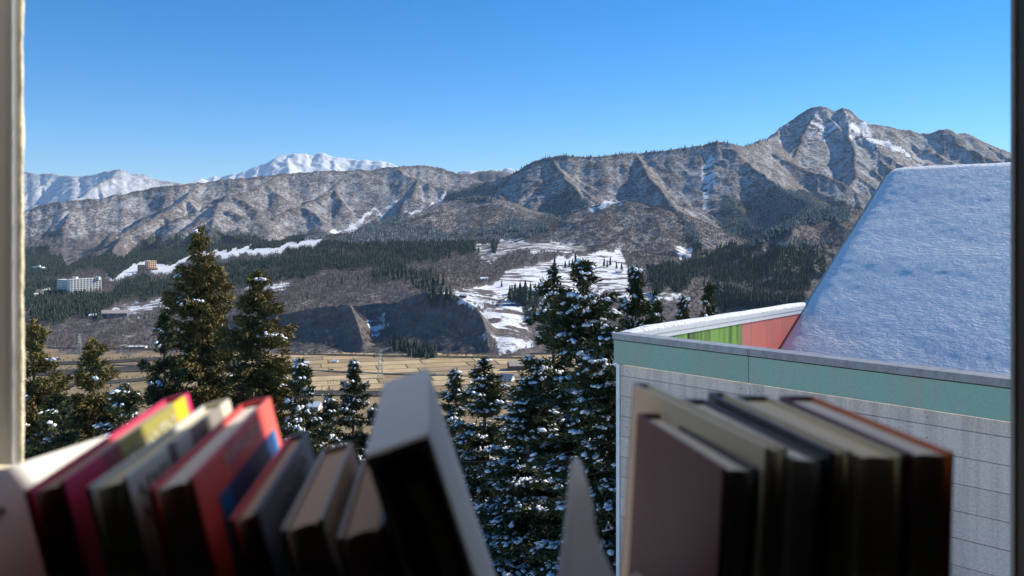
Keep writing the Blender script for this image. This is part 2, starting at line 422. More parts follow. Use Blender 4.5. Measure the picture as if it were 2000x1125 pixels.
def terrain_material():
    t = NT('hillside'); p = t.pos()
    at = t.n('VertexColor'); at.layer_name = 'cover'
    sp = t.n('SeparateColor'); t.l(at.outputs[0], sp.inputs[0]); sn, co, fi = sp.outputs
    n1 = t.noise(p, .075, 3, .75)          # about a tree's width
    n2 = t.noise(p, .012, 4, .6)
    n3 = t.noise(p, .3, 2, .6)
    wood = t.ramp(n1, [(.30, (.080, .074, .074)), (.52, (.148, .132, .128)), (.72, (.21, .183, .170))])
    wood = t.mix(t.ramp(n2, [(.35, (0, 0, 0)), (.7, (1, 1, 1))]), wood, t.mix(.5, wood, (.15, .115, .100)))
    s = t.math('ADD', t.math('MULTIPLY', n1, .62), t.math('MULTIPLY', n2, .38))
    thr = t.math('SUBTRACT', 1.0, sn)
    # stretch the noise so that it fills 0..1, then compare with the amount
    s = t.math('MULTIPLY', t.math('SUBTRACT', s, .30), 2.5, True)
    d = t.math('SUBTRACT', s, thr)
    fac = t.math('ADD', t.math('MULTIPLY', d, 2.4), .5, True)
    fac = t.math('MULTIPLY', fac, at.outputs['Alpha'])
    col = t.mix(fac, wood, (.78, .79, .80))
    need = t.ramp(n3, [(.3, (.018, .030, .022)), (.7, (.042, .058, .042))])
    col = t.mix(t.math('MULTIPLY', co, .72), col, need)
    grass = t.ramp(t.noise(p, .02, 5, .6), [(.3, (.20, .15, .09)), (.55, (.30, .225, .135)), (.75, (.38, .30, .19))])
    col = t.mix(fi, col, grass)
    t.base(col); t.rough(.9); t.b.inputs['Specular IOR Level'].default_value = .05
    t.bump(t.math('ADD', n1, t.math('MULTIPLY', n3, .3)), .30, 5.0)
    return t.m
TM = terrain_material()

def grid_mesh(name, i0, i1):
    m_, n_ = i1 - i0, NU
    v = np.stack([GX[i0:i1], GY[i0:i1], H[i0:i1]], -1).reshape(-1, 3)
    a = (np.arange(m_ - 1)[:, None] * n_ + np.arange(n_ - 1)[None, :]).ravel()
    f = np.stack([a, a + 1, a + n_ + 1, a + n_], 1)
    me = mesh_np(name, v, f, TM, True)
    ca_ = me.color_attributes.new('cover', 'FLOAT_COLOR', 'POINT')
    col = np.ones((m_ * n_, 4), dtype=np.float32); col[:, 3] = opn0[i0:i1].ravel()
    col[:, 0] = snow[i0:i1].ravel(); col[:, 1] = con[i0:i1].ravel(); col[:, 2] = field[i0:i1].ravel()
    ca_.data.foreach_set('color', col.ravel())
    return tag(link(name, me), kind='structure')
ia, ib = np.searchsorted(YR, [2150, 9000])
grid_mesh('valley_ground', 0, ia + 1); grid_mesh('hills', ia, ib + 1); grid_mesh('far_mountains', ib, NY)

def ground(x, y):
    """height of the terrain at a point"""
    x = np.asarray(x, float); y = np.asarray(y, float)
    i = np.clip(np.searchsorted(YR, y) - 1, 0, NY - 2); ty = (y - YR[i]) / (YR[i + 1] - YR[i])
    u = x / np.sqrt(np.maximum(y, 0) ** 2 + 3600.0); fu = (u - U[0]) / (U[1] - U[0])
    j = np.clip(np.floor(fu).astype(int), 0, NU - 2); tu = np.clip(fu - j, 0, 1)
    return (H[i, j] * (1 - tu) + H[i, j + 1] * tu) * (1 - ty) + (H[i + 1, j] * (1 - tu) + H[i + 1, j + 1] * tu) * ty
def hit(px, py, d0=700.0, d1=20000.0):
    """where the line of sight through a pixel of the photograph meets the ground"""
    y = np.geomspace(d0, d1, 4000); x = (px - CX) / F * y; z = (HY - py) / F * y
    g = ground(x, y); k = np.argmax(g >= z)
    return Vector((x[k], y[k], float(g[k])))

# ------------------------------------------------------------------ far woods (one mass each)
rnp = np.random.default_rng(5)
def scatter(mask, dens, limit):
    """points on the visible hillside, dens trees per square metre"""
    cell = np.zeros((NY, NU))
    dyr = np.diff(YR, append=YR[-1] * 1.01)
    cell[:] = (dyr[:, None]) * (U[1] - U[0]) * HYP[:, None]
    wgt = (cell * dens * (mask & VIS & (np.abs(PXG - 1000) < 1180))).ravel()
    tot = wgt.sum(); N = int(min(limit, tot))
    idx = rnp.choice(len(wgt), N, p=wgt / tot)
    i, j = np.unravel_index(idx, (NY, NU))
    y = GY[i, j] + rnp.random(N) * dyr[i]; x = GX[i, j] + (rnp.random(N) - .5) * (U[1] - U[0]) * HYP[i]
    y = np.minimum(y, YR[-2])
    return np.stack([x, y, ground(x, y)], 1)

def foliage_mat(name, cols, attr=None, rough=.8, dust=0.0, rnd=True):
    t = NT(name)
    oi = t.n('ObjectInfo').outputs['Random']
    n = t.noise(t.pos(), .9, 3)
    f_ = t.math('ADD', t.math('MULTIPLY', oi, .6), t.math('MULTIPLY', n, .5)) if rnd else n
    c = t.ramp(f_, [(.15 + .7 * i / max(1, len(cols) - 1), q) for i, q in enumerate(cols)])
    if dust:
        g = t.n('NewGeometry'); sx = t.n('SeparateXYZ'); t.l(g.outputs['Normal'], sx.inputs[0])
        up = t.math('MULTIPLY', t.math('ADD', sx.outputs[2], -.05), dust, True)
        up = t.math('MULTIPLY', up, t.ramp(t.noise(t.pos(), .35, 3), [(.35, (0, 0, 0)), (.6, (1, 1, 1))]))
        c = t.mix(up, c, (.75, .77, .80))
    t.base(c); t.rough(rough); t.b.inputs['Specular IOR Level'].default_value = .1
    return t.m

def far_conifer_mesh(name, mat, seed):
    r = random.Random(seed); m = MB()
    tiers = 6; Hh = 1.0
    for q in range(tiers):
        z0 = .06 + q * .145; z1 = min(1.0, z0 + .30 - q * .012); rad = .19 * (1 - z0) ** .8 + .015
        k = 7; off = r.random() * 6
        ring = [(math.cos(off + 2 * math.pi * i / k) * rad * r.uniform(.6, 1.25), math.sin(off + 2 * math.pi * i / k) * rad * r.uniform(.6, 1.25), z0 + r.uniform(-.03, .03)) for i in range(k)]
        for i in range(k): m.poly([ring[i], ring[(i + 1) % k], (0, 0, z1)])
    m.bar((0, 0, -.06), (0, 0, .3), .014, 4)
    me = bpy.data.meshes.new(name); me.from_pydata(m.v, [], m.f); me.materials.append(mat); return me
def bare_tree_mesh(name, mat, seed):
    r = random.Random(seed); m = MB()
    def stick(a, b, w0):
        d = (b - a); s = d.cross(Vector((r.gauss(0, 1), r.gauss(0, 1), r.gauss(0, 1)))).normalized() * w0
        m.poly([a - s, a + s, b])
    top = Vector((0, 0, .55)); stick(Vector((0, 0, -.03)), top, .022); stick(Vector((0, 0, -.03)), top, .022)
    for i in range(13):
        a = Vector((0, 0, r.uniform(.18, .55))); t = r.random() * 6.283
        b = a + Vector((math.cos(t) * r.uniform(.15, .36), math.sin(t) * r.uniform(.15, .36), r.uniform(.18, .42))); stick(a, b, .013)
        for q in range(6):
            c = a.lerp(b, r.uniform(.35, 1)); t = r.random() * 6.283
            stick(c, c + Vector((math.cos(t) * .14, math.sin(t) * .14, r.uniform(.02, .18))), .009)
    me = bpy.data.meshes.new(name); me.from_pydata([tuple(v) for v in m.v], [], m.f); me.materials.append(mat); return me

def forest(name, pts, heights, proto_me, label, cat):
    me = bpy.data.meshes.new(name); me.vertices.add(len(pts)); me.vertices.foreach_set('co', pts.astype(np.float32).ravel())
    a = me.attributes.new('tall', 'FLOAT', 'POINT'); a.data.foreach_set('value', heights.astype(np.float32))
    b = me.attributes.new('turn', 'FLOAT_VECTOR', 'POINT')
    rot = np.zeros((len(pts), 3), np.float32); rot[:, 2] = rnp.random(len(pts)) * 6.283; rot[:, 0] = rnp.normal(0, .04, len(pts))
    b.data.foreach_set('vector', rot.ravel())
    o = link(name, me); tag(o, label, cat, kind='stuff')
    po = bpy.data.objects.new(name + '_tree', proto_me)
    g = bpy.data.node_groups.new(name, 'GeometryNodeTree')
    g.interface.new_socket('Geometry', in_out='INPUT', socket_type='NodeSocketGeometry')
    g.interface.new_socket('Geometry', in_out='OUTPUT', socket_type='NodeSocketGeometry')
    gi = g.nodes.new('NodeGroupInput'); go = g.nodes.new('NodeGroupOutput')
    ip = g.nodes.new('GeometryNodeInstanceOnPoints'); ob = g.nodes.new('GeometryNodeObjectInfo'); ob.inputs['Object'].default_value = po
    ob.inputs['As Instance'].default_value = True
    na = g.nodes.new('GeometryNodeInputNamedAttribute'); na.data_type = 'FLOAT'; na.inputs['Name'].default_value = 'tall'
    nr = g.nodes.new('GeometryNodeInputNamedAttribute'); nr.data_type = 'FLOAT_VECTOR'; nr.inputs['Name'].default_value = 'turn'
    g.links.new(gi.outputs[0], ip.inputs['Points']); g.links.new(ob.outputs['Geometry'], ip.inputs['Instance'])
    g.links.new(na.outputs['Attribute'], ip.inputs['Scale']); g.links.new(nr.outputs['Attribute'], ip.inputs['Rotation'])
    g.links.new(ip.outputs[0], go.inputs[0])
    md = o.modifiers.new('trees', 'NODES'); md.node_group = g
    return o

M_con = foliage_mat('far_conifer_needles', [(.016, .030, .022), (.034, .054, .034), (.075, .085, .050)])
M_cond = foliage_mat('far_conifer_needles_dusted', [(.030, .044, .034), (.048, .064, .046)], dust=1.6)
M_bare = foliage_mat('bare_twigs', [(.10, .083, .071), (.165, .138, .12), (.22, .178, .148)])
me_con = far_conifer_mesh('far_conifer', M_con, 3); me_cond = far_conifer_mesh('far_conifer_dusted', M_cond, 4); me_bare = bare_tree_mesh('bare_tree', M_bare, 6)
hi = H > -62
gapn = np.clip(1.0 + 2.2 * fbm(GX / 75, GY / 75, 4, 77), .04, 1.3)
pc = scatter((con > .5) & ~hi & (DIST < 5600), .026 * gapn, 42000)
forest('conifer_wood', pc, 5 + 12 * rnp.beta(2.5, 2, len(pc)) * (.75 + .5 * vnoise(pc[:, 0] / 60, pc[:, 1] / 60, 4)), me_con, 'dark green conifer forest covering the lower valley sides', 'forest')
pd = scatter((con > .5) & hi & (DIST < 5600), .026 * gapn, 42000)
forest('frosted_conifer_wood', pd, 5 + 11 * rnp.beta(2.5, 2, len(pd)) * (.75 + .5 * vnoise(pd[:, 0] / 60, pd[:, 1] / 60, 4)), me_cond, 'snow dusted conifer forest high on the middle hillsides', 'forest')
wood_ok = ((con < .5) | (gapn < .55)) & (field < .5) & (opn < .5) & (DIST > 1180) & (DIST < 3000)
pb = scatter(wood_ok, .018, 75000)
forest('bare_wood', pb, rnp.uniform(5, 11, len(pb)), me_bare, 'leafless grey brown woodland on the bluffs and foothills', 'woodland')
# scrub along the river banks and field edges
hp = []
for (xa, ya), (xb, yb), k_, sw in (((-100, 733), (300, 720), 260, 14), ((40, 712), (330, 700), 160, 9), ((-100, 760), (330, 738), 120, 7), ((560, 692), (1040, 700), 240, 6), ((560, 769), (1100, 778), 240, 10), ((640, 750), (700, 748), 14, 3)):
    for _ in range(k_):
        q = rnp.random(); px = xa + (xb - xa) * q; py = ya + (yb - ya) * q; D = ZV * F / (HY - py) + rnp.normal(0, sw)
        hp.append(((px - CX) / F * D, D, ZV + .6))
hp = np.array(hp)
forest('riverside_scrub', hp, rnp.uniform(2.5, 6.5, len(hp)), me_bare, 'low leafless scrub along the river banks and field edges', 'scrub')
# thin conifers along the central skyline
kk = np.argmax(np.where((LAYER == 4) & (DIST > 3000) & (DIST < 4800), sl, -9), axis=0); jj = np.arange(NU)
okc = (LAYER[kk, jj] == 4) & (PXG[kk, jj] > 985) & (PXG[kk, jj] < 1500)
jj = jj[okc]; jj = np.repeat(jj, 2); jj = jj[rnp.random(len(jj)) < .6]
xs = GX[kk[jj], jj] + rnp.normal(0, 5, len(jj)); ys = GY[kk[jj], jj] + rnp.normal(0, 12, len(jj))
ps = np.stack([xs, ys, ground(xs, ys)], 1)
forest('skyline_conifer_row', ps, rnp.uniform(7, 16, len(ps)), me_con, 'thin row of small conifers along the central ridge crest', 'forest')
# ------------------------------------------------------------------ valley floor: fields, roads, poles
def V(px, py, up=0.0):
    D = (ZV) * F / (HY - py); p = P(px, py, D); p.z = ZV + up; return p
FM = [mat_plain('stubble_tan', (.44, .32, .17), .9, .22, .05), mat_plain('stubble_straw', (.50, .38, .21), .9, .18, .04), mat_plain('stubble_brown', (.32, .235, .14), .9, .25, .05)]
M_road = mat_plain('asphalt', (.075, .075, .08), .85, .2, .2); M_dirt = mat_plain('dark_bank', (.055, .05, .04), .9, .4, .06)
fr = random.Random(3)
fa = R(14); ex = Vector((math.cos(fa), math.sin(fa), 0)); ey = Vector((-math.sin(fa), math.cos(fa), 0))
o0 = Vector((-330, 905, ZV))
for r_ in range(9):
    x = fr.uniform(-40, 0)
    while x < 640:
        wd = fr.uniform(38, 95)
        a = o0 + ex * x + ey * (r_ * 31); b = a + ex * (wd - 2.2); c = b + ey * (28.6); d = a + ey * (28.6)
        mid = (a + c) / 2
        if float(ground(mid.x, mid.y)) < ZV + .5 and abs(mid.y - 1040) > 14:
            m = MB()
            for q in (a, b, c, d): q.z = ZV
            up = Vector((0, 0, .55))
            m.poly([a + up, b + up, c + up, d + up])
            for p_, q_ in ((a, b), (b, c), (c, d), (d, a)): m.poly([p_, q_, q_ + up, p_ + up])
            tag(m.build('field', fr.choice(FM)), kind='structure')
        x += wd
def strip(name, pts, wid, mat, up):
    m = MB(); L = [V(*p) for p in pts]
    for a, b in zip(L, L[1:]):
        n_ = (b - a).cross(Vector((0, 0, 1))).normalized() * wid / 2; h = Vector((0, 0, up))
        q = [a - n_ + h, b - n_ + h, b + n_ + h, a + n_ + h]; m.poly(q)
        m.poly([q[0], q[1], q[1] - h * 2, q[0] - h * 2])
    return tag(m.build(name, mat), kind='structure')
strip('road', [(-200, 700), (300, 716), (560, 722), (760, 731), (1000, 738), (1400, 742)], 7, M_road, .9)
strip('road', [(-200, 676), (300, 682), (600, 687), (1040, 691), (1400, 694)], 9, M_road, 1.3)
strip('embankment', [(40, 712), (200, 708), (330, 700)], 26, M_dirt, 1.0)
strip('embankment', [(560, 692), (800, 697), (1020, 700)], 14, M_dirt, 1.1)
strip('embankment', [(560, 768), (760, 770), (1100, 778)], 26, M_dirt, 1.0)

strip('embankment', [(-100, 733), (120, 728), (300, 720), (380, 712)], 40, M_dirt, .8)
strip('embankment', [(-100, 760), (150, 752), (330, 738)], 20, M_dirt, .8)
M_steel = mat_plain('galvanised_steel', (.42, .43, .44), .5, .1, .5, metal=.3)
M_pole = mat_plain('concrete_pole', (.33, .32, .31), .8, .1, 1)
def pylon(px, py, top, label):
    b = hit(px, py, 800); h = (py - top) / F * b.y
    t = empty('transmission_tower', b); tag(t, label, 'pylon', 'power pylons in the valley')
    w0, w1 = h * .10, h * .018
    for sx in (-1, 1):
        for sy in (-1, 1):
            MB().bar((sx * w0, sy * w0, -1), (sx * w1, sy * w1, h), .28, 4).build('leg', M_steel, t)
    m = MB(); n_ = 8
    for i in range(n_):
        z0, z1 = h * i / n_, h * (i + 1) / n_; r0 = w0 + (w1 - w0) * i / n_; r1 = w0 + (w1 - w0) * (i + 1) / n_
        for sy in (-1, 1):
            m.bar((-r0, sy * r0, z0), (r1, sy * r1, z1), .14, 3); m.bar((r0, sy * r0, z0), (-r1, sy * r1, z1), .14, 3)
            m.bar((sy * r0, -r0, z0), (sy * r1, r1, z1), .14, 3); m.bar((sy * r0, r0, z0), (sy * r1, -r1, z1), .14, 3)
    m.build('lattice', M_steel, t)
    for f_, l_ in ((.72, .15), (.83, .13), (.94, .11)):
        MB().bar((-h * l_, 0, h * f_), (h * l_, 0, h * f_), .3, 4).build('cross_arm', M_steel, t)
pylon(743, 738, 684, 'tall lattice power pylon standing in the tan fields')
pylon(155, 690, 652, 'lattice power pylon beside the dark terraces, behind the left trees')
for i, (px, py, hh) in enumerate(((610, 704, 24), (765, 698, 22), (804, 702, 22), (830, 724, 20), (690, 716, 20), (560, 690, 22), (880, 706, 20), (235, 690, 22), (120, 700, 20))):
    b = hit(px, py, 800); h = hh / F * b.y
    t = empty('utility_pole', b); tag(t, 'slim concrete utility pole standing on the valley floor', 'pole', 'utility poles on the valley floor')
    MB().bar((0, 0, -1), (0, 0, h), .2, 6).build('shaft', M_pole, t)
    MB().bar((-1.4, 0, h * .92), (1.4, 0, h * .92), .12, 4).build('cross_arm', M_steel, t)

# ------------------------------------------------------------------ far buildings
M_white = mat_plain('white_render', (.72, .70, .66), .8, .06, .3); M_cream = mat_plain('cream_render', (.62, .52, .38), .8, .08, .3)
M_glass = mat_plain('far_glass', (.04, .05, .065), .15, .2, 1, spec=.5); M_orange = mat_plain('peach_render', (.74, .47, .29), .8, .08, .3)
M_redroof = mat_plain('red_roof', (.28, .08, .055), .7, .2, .5); M_blue = mat_plain('blue_siding', (.17, .21, .27), .7, .12, .4)
M_tin = mat_plain('pale_tin_roof', (.50, .40, .34), .5, .15, .3); M_snow = mat_plain('settled_snow', (.84, .86, .88), .7, .03, .6, .3, 2)
M_brown = mat_plain('brown_wood', (.13, .09, .06), .8, .2, 1)
def block(parent, name, c, w_, d_, h_, rz, mat, rows=0, cols=0, roof=None):
    """a block of a far building: wall mesh with window openings on the front and right side; local to the parent"""
    Mx = Matrix.Translation(Vector(c)) @ Matrix.Rotation(rz, 4, 'Z')
    m = MB(); m.box((-w_ / 2, 0, -3), (w_ / 2, d_, h_), Mx); wl = m.build(name, mat, parent)
    for r_ in range(rows):
        z = h_ * (r_ + .32) / rows
        mm = MB()
        for k in range(cols):
            x = -w_ / 2 + w_ * (k + .5) / cols; hw = w_ / cols * .30
            mm.box((x - hw, -.12, z), (x + hw, .1, z + h_ / rows * .5), Mx)
        mm.build('window_row', M_glass, wl)['kind'] = 'stuff'
        MB().box((-w_ / 2, -.5, z - h_ / rows * .16), (w_ / 2, -.02, z - .05), Mx).build('balcony', mat, wl)
    MB().box((-w_ / 2 - .4, -.4, h_ + .01), (w_ / 2 + .4, d_ + .4, h_ + .8), Mx).build('roof', roof or mat, parent)
    return wl
def gable(parent, w_, d_, h_, rz, wall, roof, rise, snowy=True):
    Mx = Matrix.Rotation(rz, 4, 'Z')
    def T(m):
        m.v = [tuple(Mx @ Vector(p)) for p in m.v]; return m
    wm = MB(); wm.prism([(-d_ / 2, -3), (d_ / 2, -3), (d_ / 2, h_), (0, h_ + rise), (-d_ / 2, h_)], -w_ / 2, w_ / 2, 'x')
    wl = T(wm).build('wall', wall, parent)
    o_ = .7; k = rise / (d_ / 2)
    rm = MB()
    for s_ in (-1, 1):
        y1 = s_ * (d_ / 2 + o_); z1 = h_ - o_ * k
        rm.prism([(0, h_ + rise + .05), (y1, z1 + .05), (y1, z1 + .45), (0, h_ + rise + .5)], -w_ / 2 - o_, w_ / 2 + o_, 'x')
    T(rm).build('roof', roof, parent)
    for k_ in range(3):
        x = -w_ / 2 + w_ * (k_ + .5) / 3
        T(MB().box((x - w_ * .09, -d_ / 2 - .08, h_ * .35), (x + w_ * .09, -d_ / 2 + .1, h_ * .75))).build('window', M_glass, wl)
def fb(name, px, py, label, cat, group=None, d0=800):
    b = hit(px, py, d0); t = empty(name, b); tag(t, label, cat, group); return t, b.y / F
t, s_ = fb('hotel', 146, 574, 'large white hotel with two angled wings on the wooded terrace', 'hotel')
block(t, 'wall', (-20 * s_, 0, 0), 46 * s_, 12 * s_, 27 * s_, R(-28), M_white, 8, 10, M_snow)
block(t, 'wall', (20 * s_, 4 * s_, 0), 62 * s_, 12 * s_, 29 * s_, R(55), M_white, 8, 10)
MB().box((-5 * s_, 0, 20 * s_), (3 * s_, 8 * s_, 33 * s_)).build('lift_tower', M_white, t)
MB().box((30 * s_, 20 * s_, 26 * s_), (37 * s_, 27 * s_, 32 * s_)).build('lift_tower', M_white, t)
t, s_ = fb('hotel', 293, 528, 'peach tower hotel with red roofs beside the snowy piste', 'hotel')
block(t, 'wall', (5 * s_, 0, 0), 17 * s_, 12 * s_, 18 * s_, R(56), M_orange, 5, 4)
block(t, 'wall', (-13 * s_, -2 * s_, 0), 20 * s_, 9 * s_, 10 * s_, R(10), M_orange, 3, 5, M_redroof)
block(t, 'wall', (2 * s_, -12 * s_, 0), 34 * s_, 8 * s_, 4 * s_, R(20), M_orange, 1, 6, M_redroof)
t, s_ = fb('apartment_block', 76, 531, 'small white stepped block below the forest, beside the window jamb', 'building')
block(t, 'wall', (-4 * s_, 0, 0), 22 * s_, 8 * s_, 9 * s_, R(-8), M_white, 3, 6, M_snow)
block(t, 'wall', (10 * s_, -1 * s_, 0), 10 * s_, 7 * s_, 7 * s_, R(38), M_cream, 2, 3, M_snow)
MB().box((-4 * s_, 1 * s_, 8 * s_), (1 * s_, 5 * s_, 13 * s_)).build('stair_tower', M_white, t)
t, s_ = fb('warehouse', 226, 619, 'long blue grey warehouse with pale pinkish tin roof on the terrace', 'warehouse')
gable(t, 50 * s_, 22 * s_, 8 * s_, R(6), M_blue, M_tin, 5 * s_)
t, s_ = fb('shed', 187, 620, 'low shed with a snow covered roof left of the warehouse', 'shed')
gable(t, 22 * s_, 12 * s_, 4 * s_, R(10), M_blue, M_snow, 3 * s_)
t, s_ = fb('warehouse', 262, 682, 'flat white roofed depot beside the valley road', 'depot')
block(t, 'wall', (0, 0, 0), 42 * s_, 12 * s_, 4 * s_, R(4), M_white, 1, 8, M_snow)
block(t, 'wall', (-19 * s_, -2 * s_, 0), 10 * s_, 6 * s_, 7 * s_, R(35), M_cream, 1, 2, M_cream)
hs_ = [(1040, 572, 17, M_cream, M_snow, 'cream farmhouse with snowy roof at the edge of the snowfield'), (1056, 566, 14, M_white, M_tin, 'white farmhouse with tan roof at the edge of the snowfield'),
       (945, 548, 13, M_white, M_snow, 'small white hut with snowy roof on the open snowy slope'), (905, 580, 12, M_brown, M_snow, 'brown hut low on the left edge of the snowy slope'),
       (1208, 533, 12, M_white, M_snow, 'white house on the snowfield beside the tall cedar tops'), (1160, 545, 12, M_brown, M_snow, 'brown house on the snowfield just above the cedar tops'),
       (612, 800, 30, M_white, M_snow, 'white valley house with snowy roof behind the leaning red book'), (632, 836, 34, M_brown, M_snow, 'brown valley house with snowy roof just below the field edge'),
       (600, 775, 26, M_brown, M_snow, 'brown valley barn at the near edge of the fields'), (1010, 722, 34, M_brown, M_tin, 'long brown shed with pale roof beside the fields'),
       (990, 744, 26, M_white, M_blue, 'white house with blue roof near the snowy cedars'), (1150, 705, 26, M_white, M_snow, 'white valley house behind the tall cedars'),
       (578, 708, 12, M_white, M_blue, 'tiny white house with blue roof by the fields'), (598, 712, 12, M_cream, M_snow, 'tiny cream house by the far corner of the fields'), (655, 708, 10, M_white, M_snow, 'tiny white hut on the far field path')]
for px, py, wd, wm, rm, lb in hs_:
    t, s_ = fb('house', px, py, lb, 'house', None, 600)
    gable(t, wd * s_, wd * .7 * s_, wd * .28 * s_, R(fr.uniform(-25, 30)), wm, rm, wd * .22 * s_)
M_carw = mat_plain('white_car_paint', (.75, .76, .78), .3, .03, 1, spec=.5); M_card = mat_plain('dark_car_paint', (.05, .06, .09), .3, .1, 1, spec=.5); M_tyre = mat_plain('tyre', (.02, .02, .02), .9)
for px, py, mt, lb in ((597, 694.5, M_carw, 'white van on the road at the foot of the bluff'), (648, 724.5, M_card, 'dark car on the road between the fields'), (850, 732.5, M_carw, 'white car on the road between the fields'), (110, 702, M_carw, 'white car on the valley road behind the left trees')):
    p = V(px, py, 1.0); t = empty('car', p, (0, 0, R(8))); tag(t, lb, 'car')
    MB().prism([(-2.2, .35), (2.2, .35), (2.25, .9), (1.2, 1.0), (.6, 1.7), (-1.6, 1.7), (-2.2, 1.0)], -.85, .85, 'y').build('body', mt, t)
    MB().prism([(.95, 1.05), (.52, 1.6), (-1.4, 1.6), (-1.8, 1.05)], -.87, .87, 'y').build('window', M_glass, t)
    for sx in (-1.35, 1.35):
        for sy in (-.8, .8): MB().bar((sx, sy - .12, .34), (sx, sy + .12, .34), .34, 10).build('wheel', M_tyre, t)

# conifers that stand alone on the far slopes
far_spots = [(1083,530,26),(1104,524,14),(1112,522,13),(1118,525,18),(1124,520,24),(1180,520,15),(1186,522,13),(1192,518,16),(1204,525,13),(1214,530,16),(1228,535,18),(1150,530,14),
             (878,506,16),(668,556,15),(700,548,12),(640,560,13),(648,562,11),(720,560,12),(1006,590,34),(1016,594,40),(1026,596,44),(1036,590,34),(996,588,28),(862,578,20),(880,584,24),(872,588,26),(850,586,20),
             (1298,545,15),(1310,556,18),(1322,552,16),(1340,560,20),(1255,545,16),(1265,552,14),(786,545,24),(794,548,20),(760,548,22),(770,550,24),(778,547,22),(826,560,20),(836,561,22),(846,559,20),(856,558,21),(866,557,20),
             (1000,575,18),(1048,585,20),(600,585,14),(530,560,16),(488,575,18),(455,585,20),(980,560,12)]
for i, (px, py, hh) in enumerate(far_spots):
    b = hit(px, py); o = link('far_conifer', me_con); o.location = b; h = hh * 1.15 / F * b.y
    o.scale = (h * 1.05, h * 1.05, h); o.rotation_euler = (0, 0, fr.random() * 6)
    for lb, gr, ok in (('small dark conifer standing on the open snowfield above the cedar tops', 'conifers on the snowfield', 1075 < px < 1235 and py < 540),
                       ('dark conifer in the tight clump beside the farmhouses', 'conifers by the farmhouses', 990 < px < 1050),
                       ('dark conifer in the clump on top of the river bluff', 'conifers on the bluff top', 845 < px < 885 and py > 570),
                       ('conifer in the short row planted above the bluff', 'conifers in the short row', 820 < px < 870),
                       ('conifer in the compact block amid the bare woodland', 'conifers in the compact block', 750 < px < 800),
                       ('conifer scattered in the bare wood behind the snowy parapet trees', 'conifers behind the parapet trees', px > 1240),
                       ('lone conifer scattered in the bare grey woodland across the valley', 'lone conifers in the bare wood', True)):
        if ok: tag(o, lb, 'conifer', gr); break

# ------------------------------------------------------------------ tall cedars below the window
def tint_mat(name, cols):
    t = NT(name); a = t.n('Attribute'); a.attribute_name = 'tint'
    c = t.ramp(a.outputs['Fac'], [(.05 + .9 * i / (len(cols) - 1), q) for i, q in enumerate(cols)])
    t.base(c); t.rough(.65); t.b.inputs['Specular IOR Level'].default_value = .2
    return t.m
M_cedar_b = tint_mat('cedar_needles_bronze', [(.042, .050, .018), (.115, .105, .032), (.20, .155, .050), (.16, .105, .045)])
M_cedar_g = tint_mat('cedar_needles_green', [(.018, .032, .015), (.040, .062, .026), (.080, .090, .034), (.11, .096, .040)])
M_bark = mat_plain('cedar_bark', (.16, .105, .075), .9, .35, 3, .5, 12)
t_ = NT('tree_snow'); t_.base((.86, .88, .92)); t_.rough(.75); t_.bump(t_.noise(t_.pos(), 9, 3), .5, .05); M_tsnow = t_.m
_phi = (1 + 5 ** .5) / 2
ICO = np.array([(-1,_phi,0),(1,_phi,0),(-1,-_phi,0),(1,-_phi,0),(0,-1,_phi),(0,1,_phi),(0,-1,-_phi),(0,1,-_phi),(_phi,0,-1),(_phi,0,1),(-_phi,0,-1),(-_phi,0,1)], float); ICO /= np.linalg.norm(ICO[0])
ICF = [(0,11,5),(0,5,1),(0,1,7),(0,7,10),(0,10,11),(1,5,9),(5,11,4),(11,10,2),(10,7,6),(7,1,8),(3,9,4),(3,4,2),(3,2,6),(3,6,8),(3,8,9),(4,9,5),(2,4,11),(6,2,10),(8,6,7),(9,8,1)]
def subdiv(v, f):
    v = [tuple(p) for p in v]; cache = {}; out = []
    def mid(a, b):
        k = (min(a, b), max(a, b))
        if k not in cache:
            p = (np.array(v[a]) + np.array(v[b])); p /= np.linalg.norm(p); v.append(tuple(p)); cache[k] = len(v) - 1
        return cache[k]
    for a, b, c in f:
        x, y, z = mid(a, b), mid(b, c), mid(c, a); out += [(a, x, z), (b, y, x), (c, z, y), (x, y, z)]
    return np.array(v), out
ICO2, ICF2 = ICO, np.array(ICF)

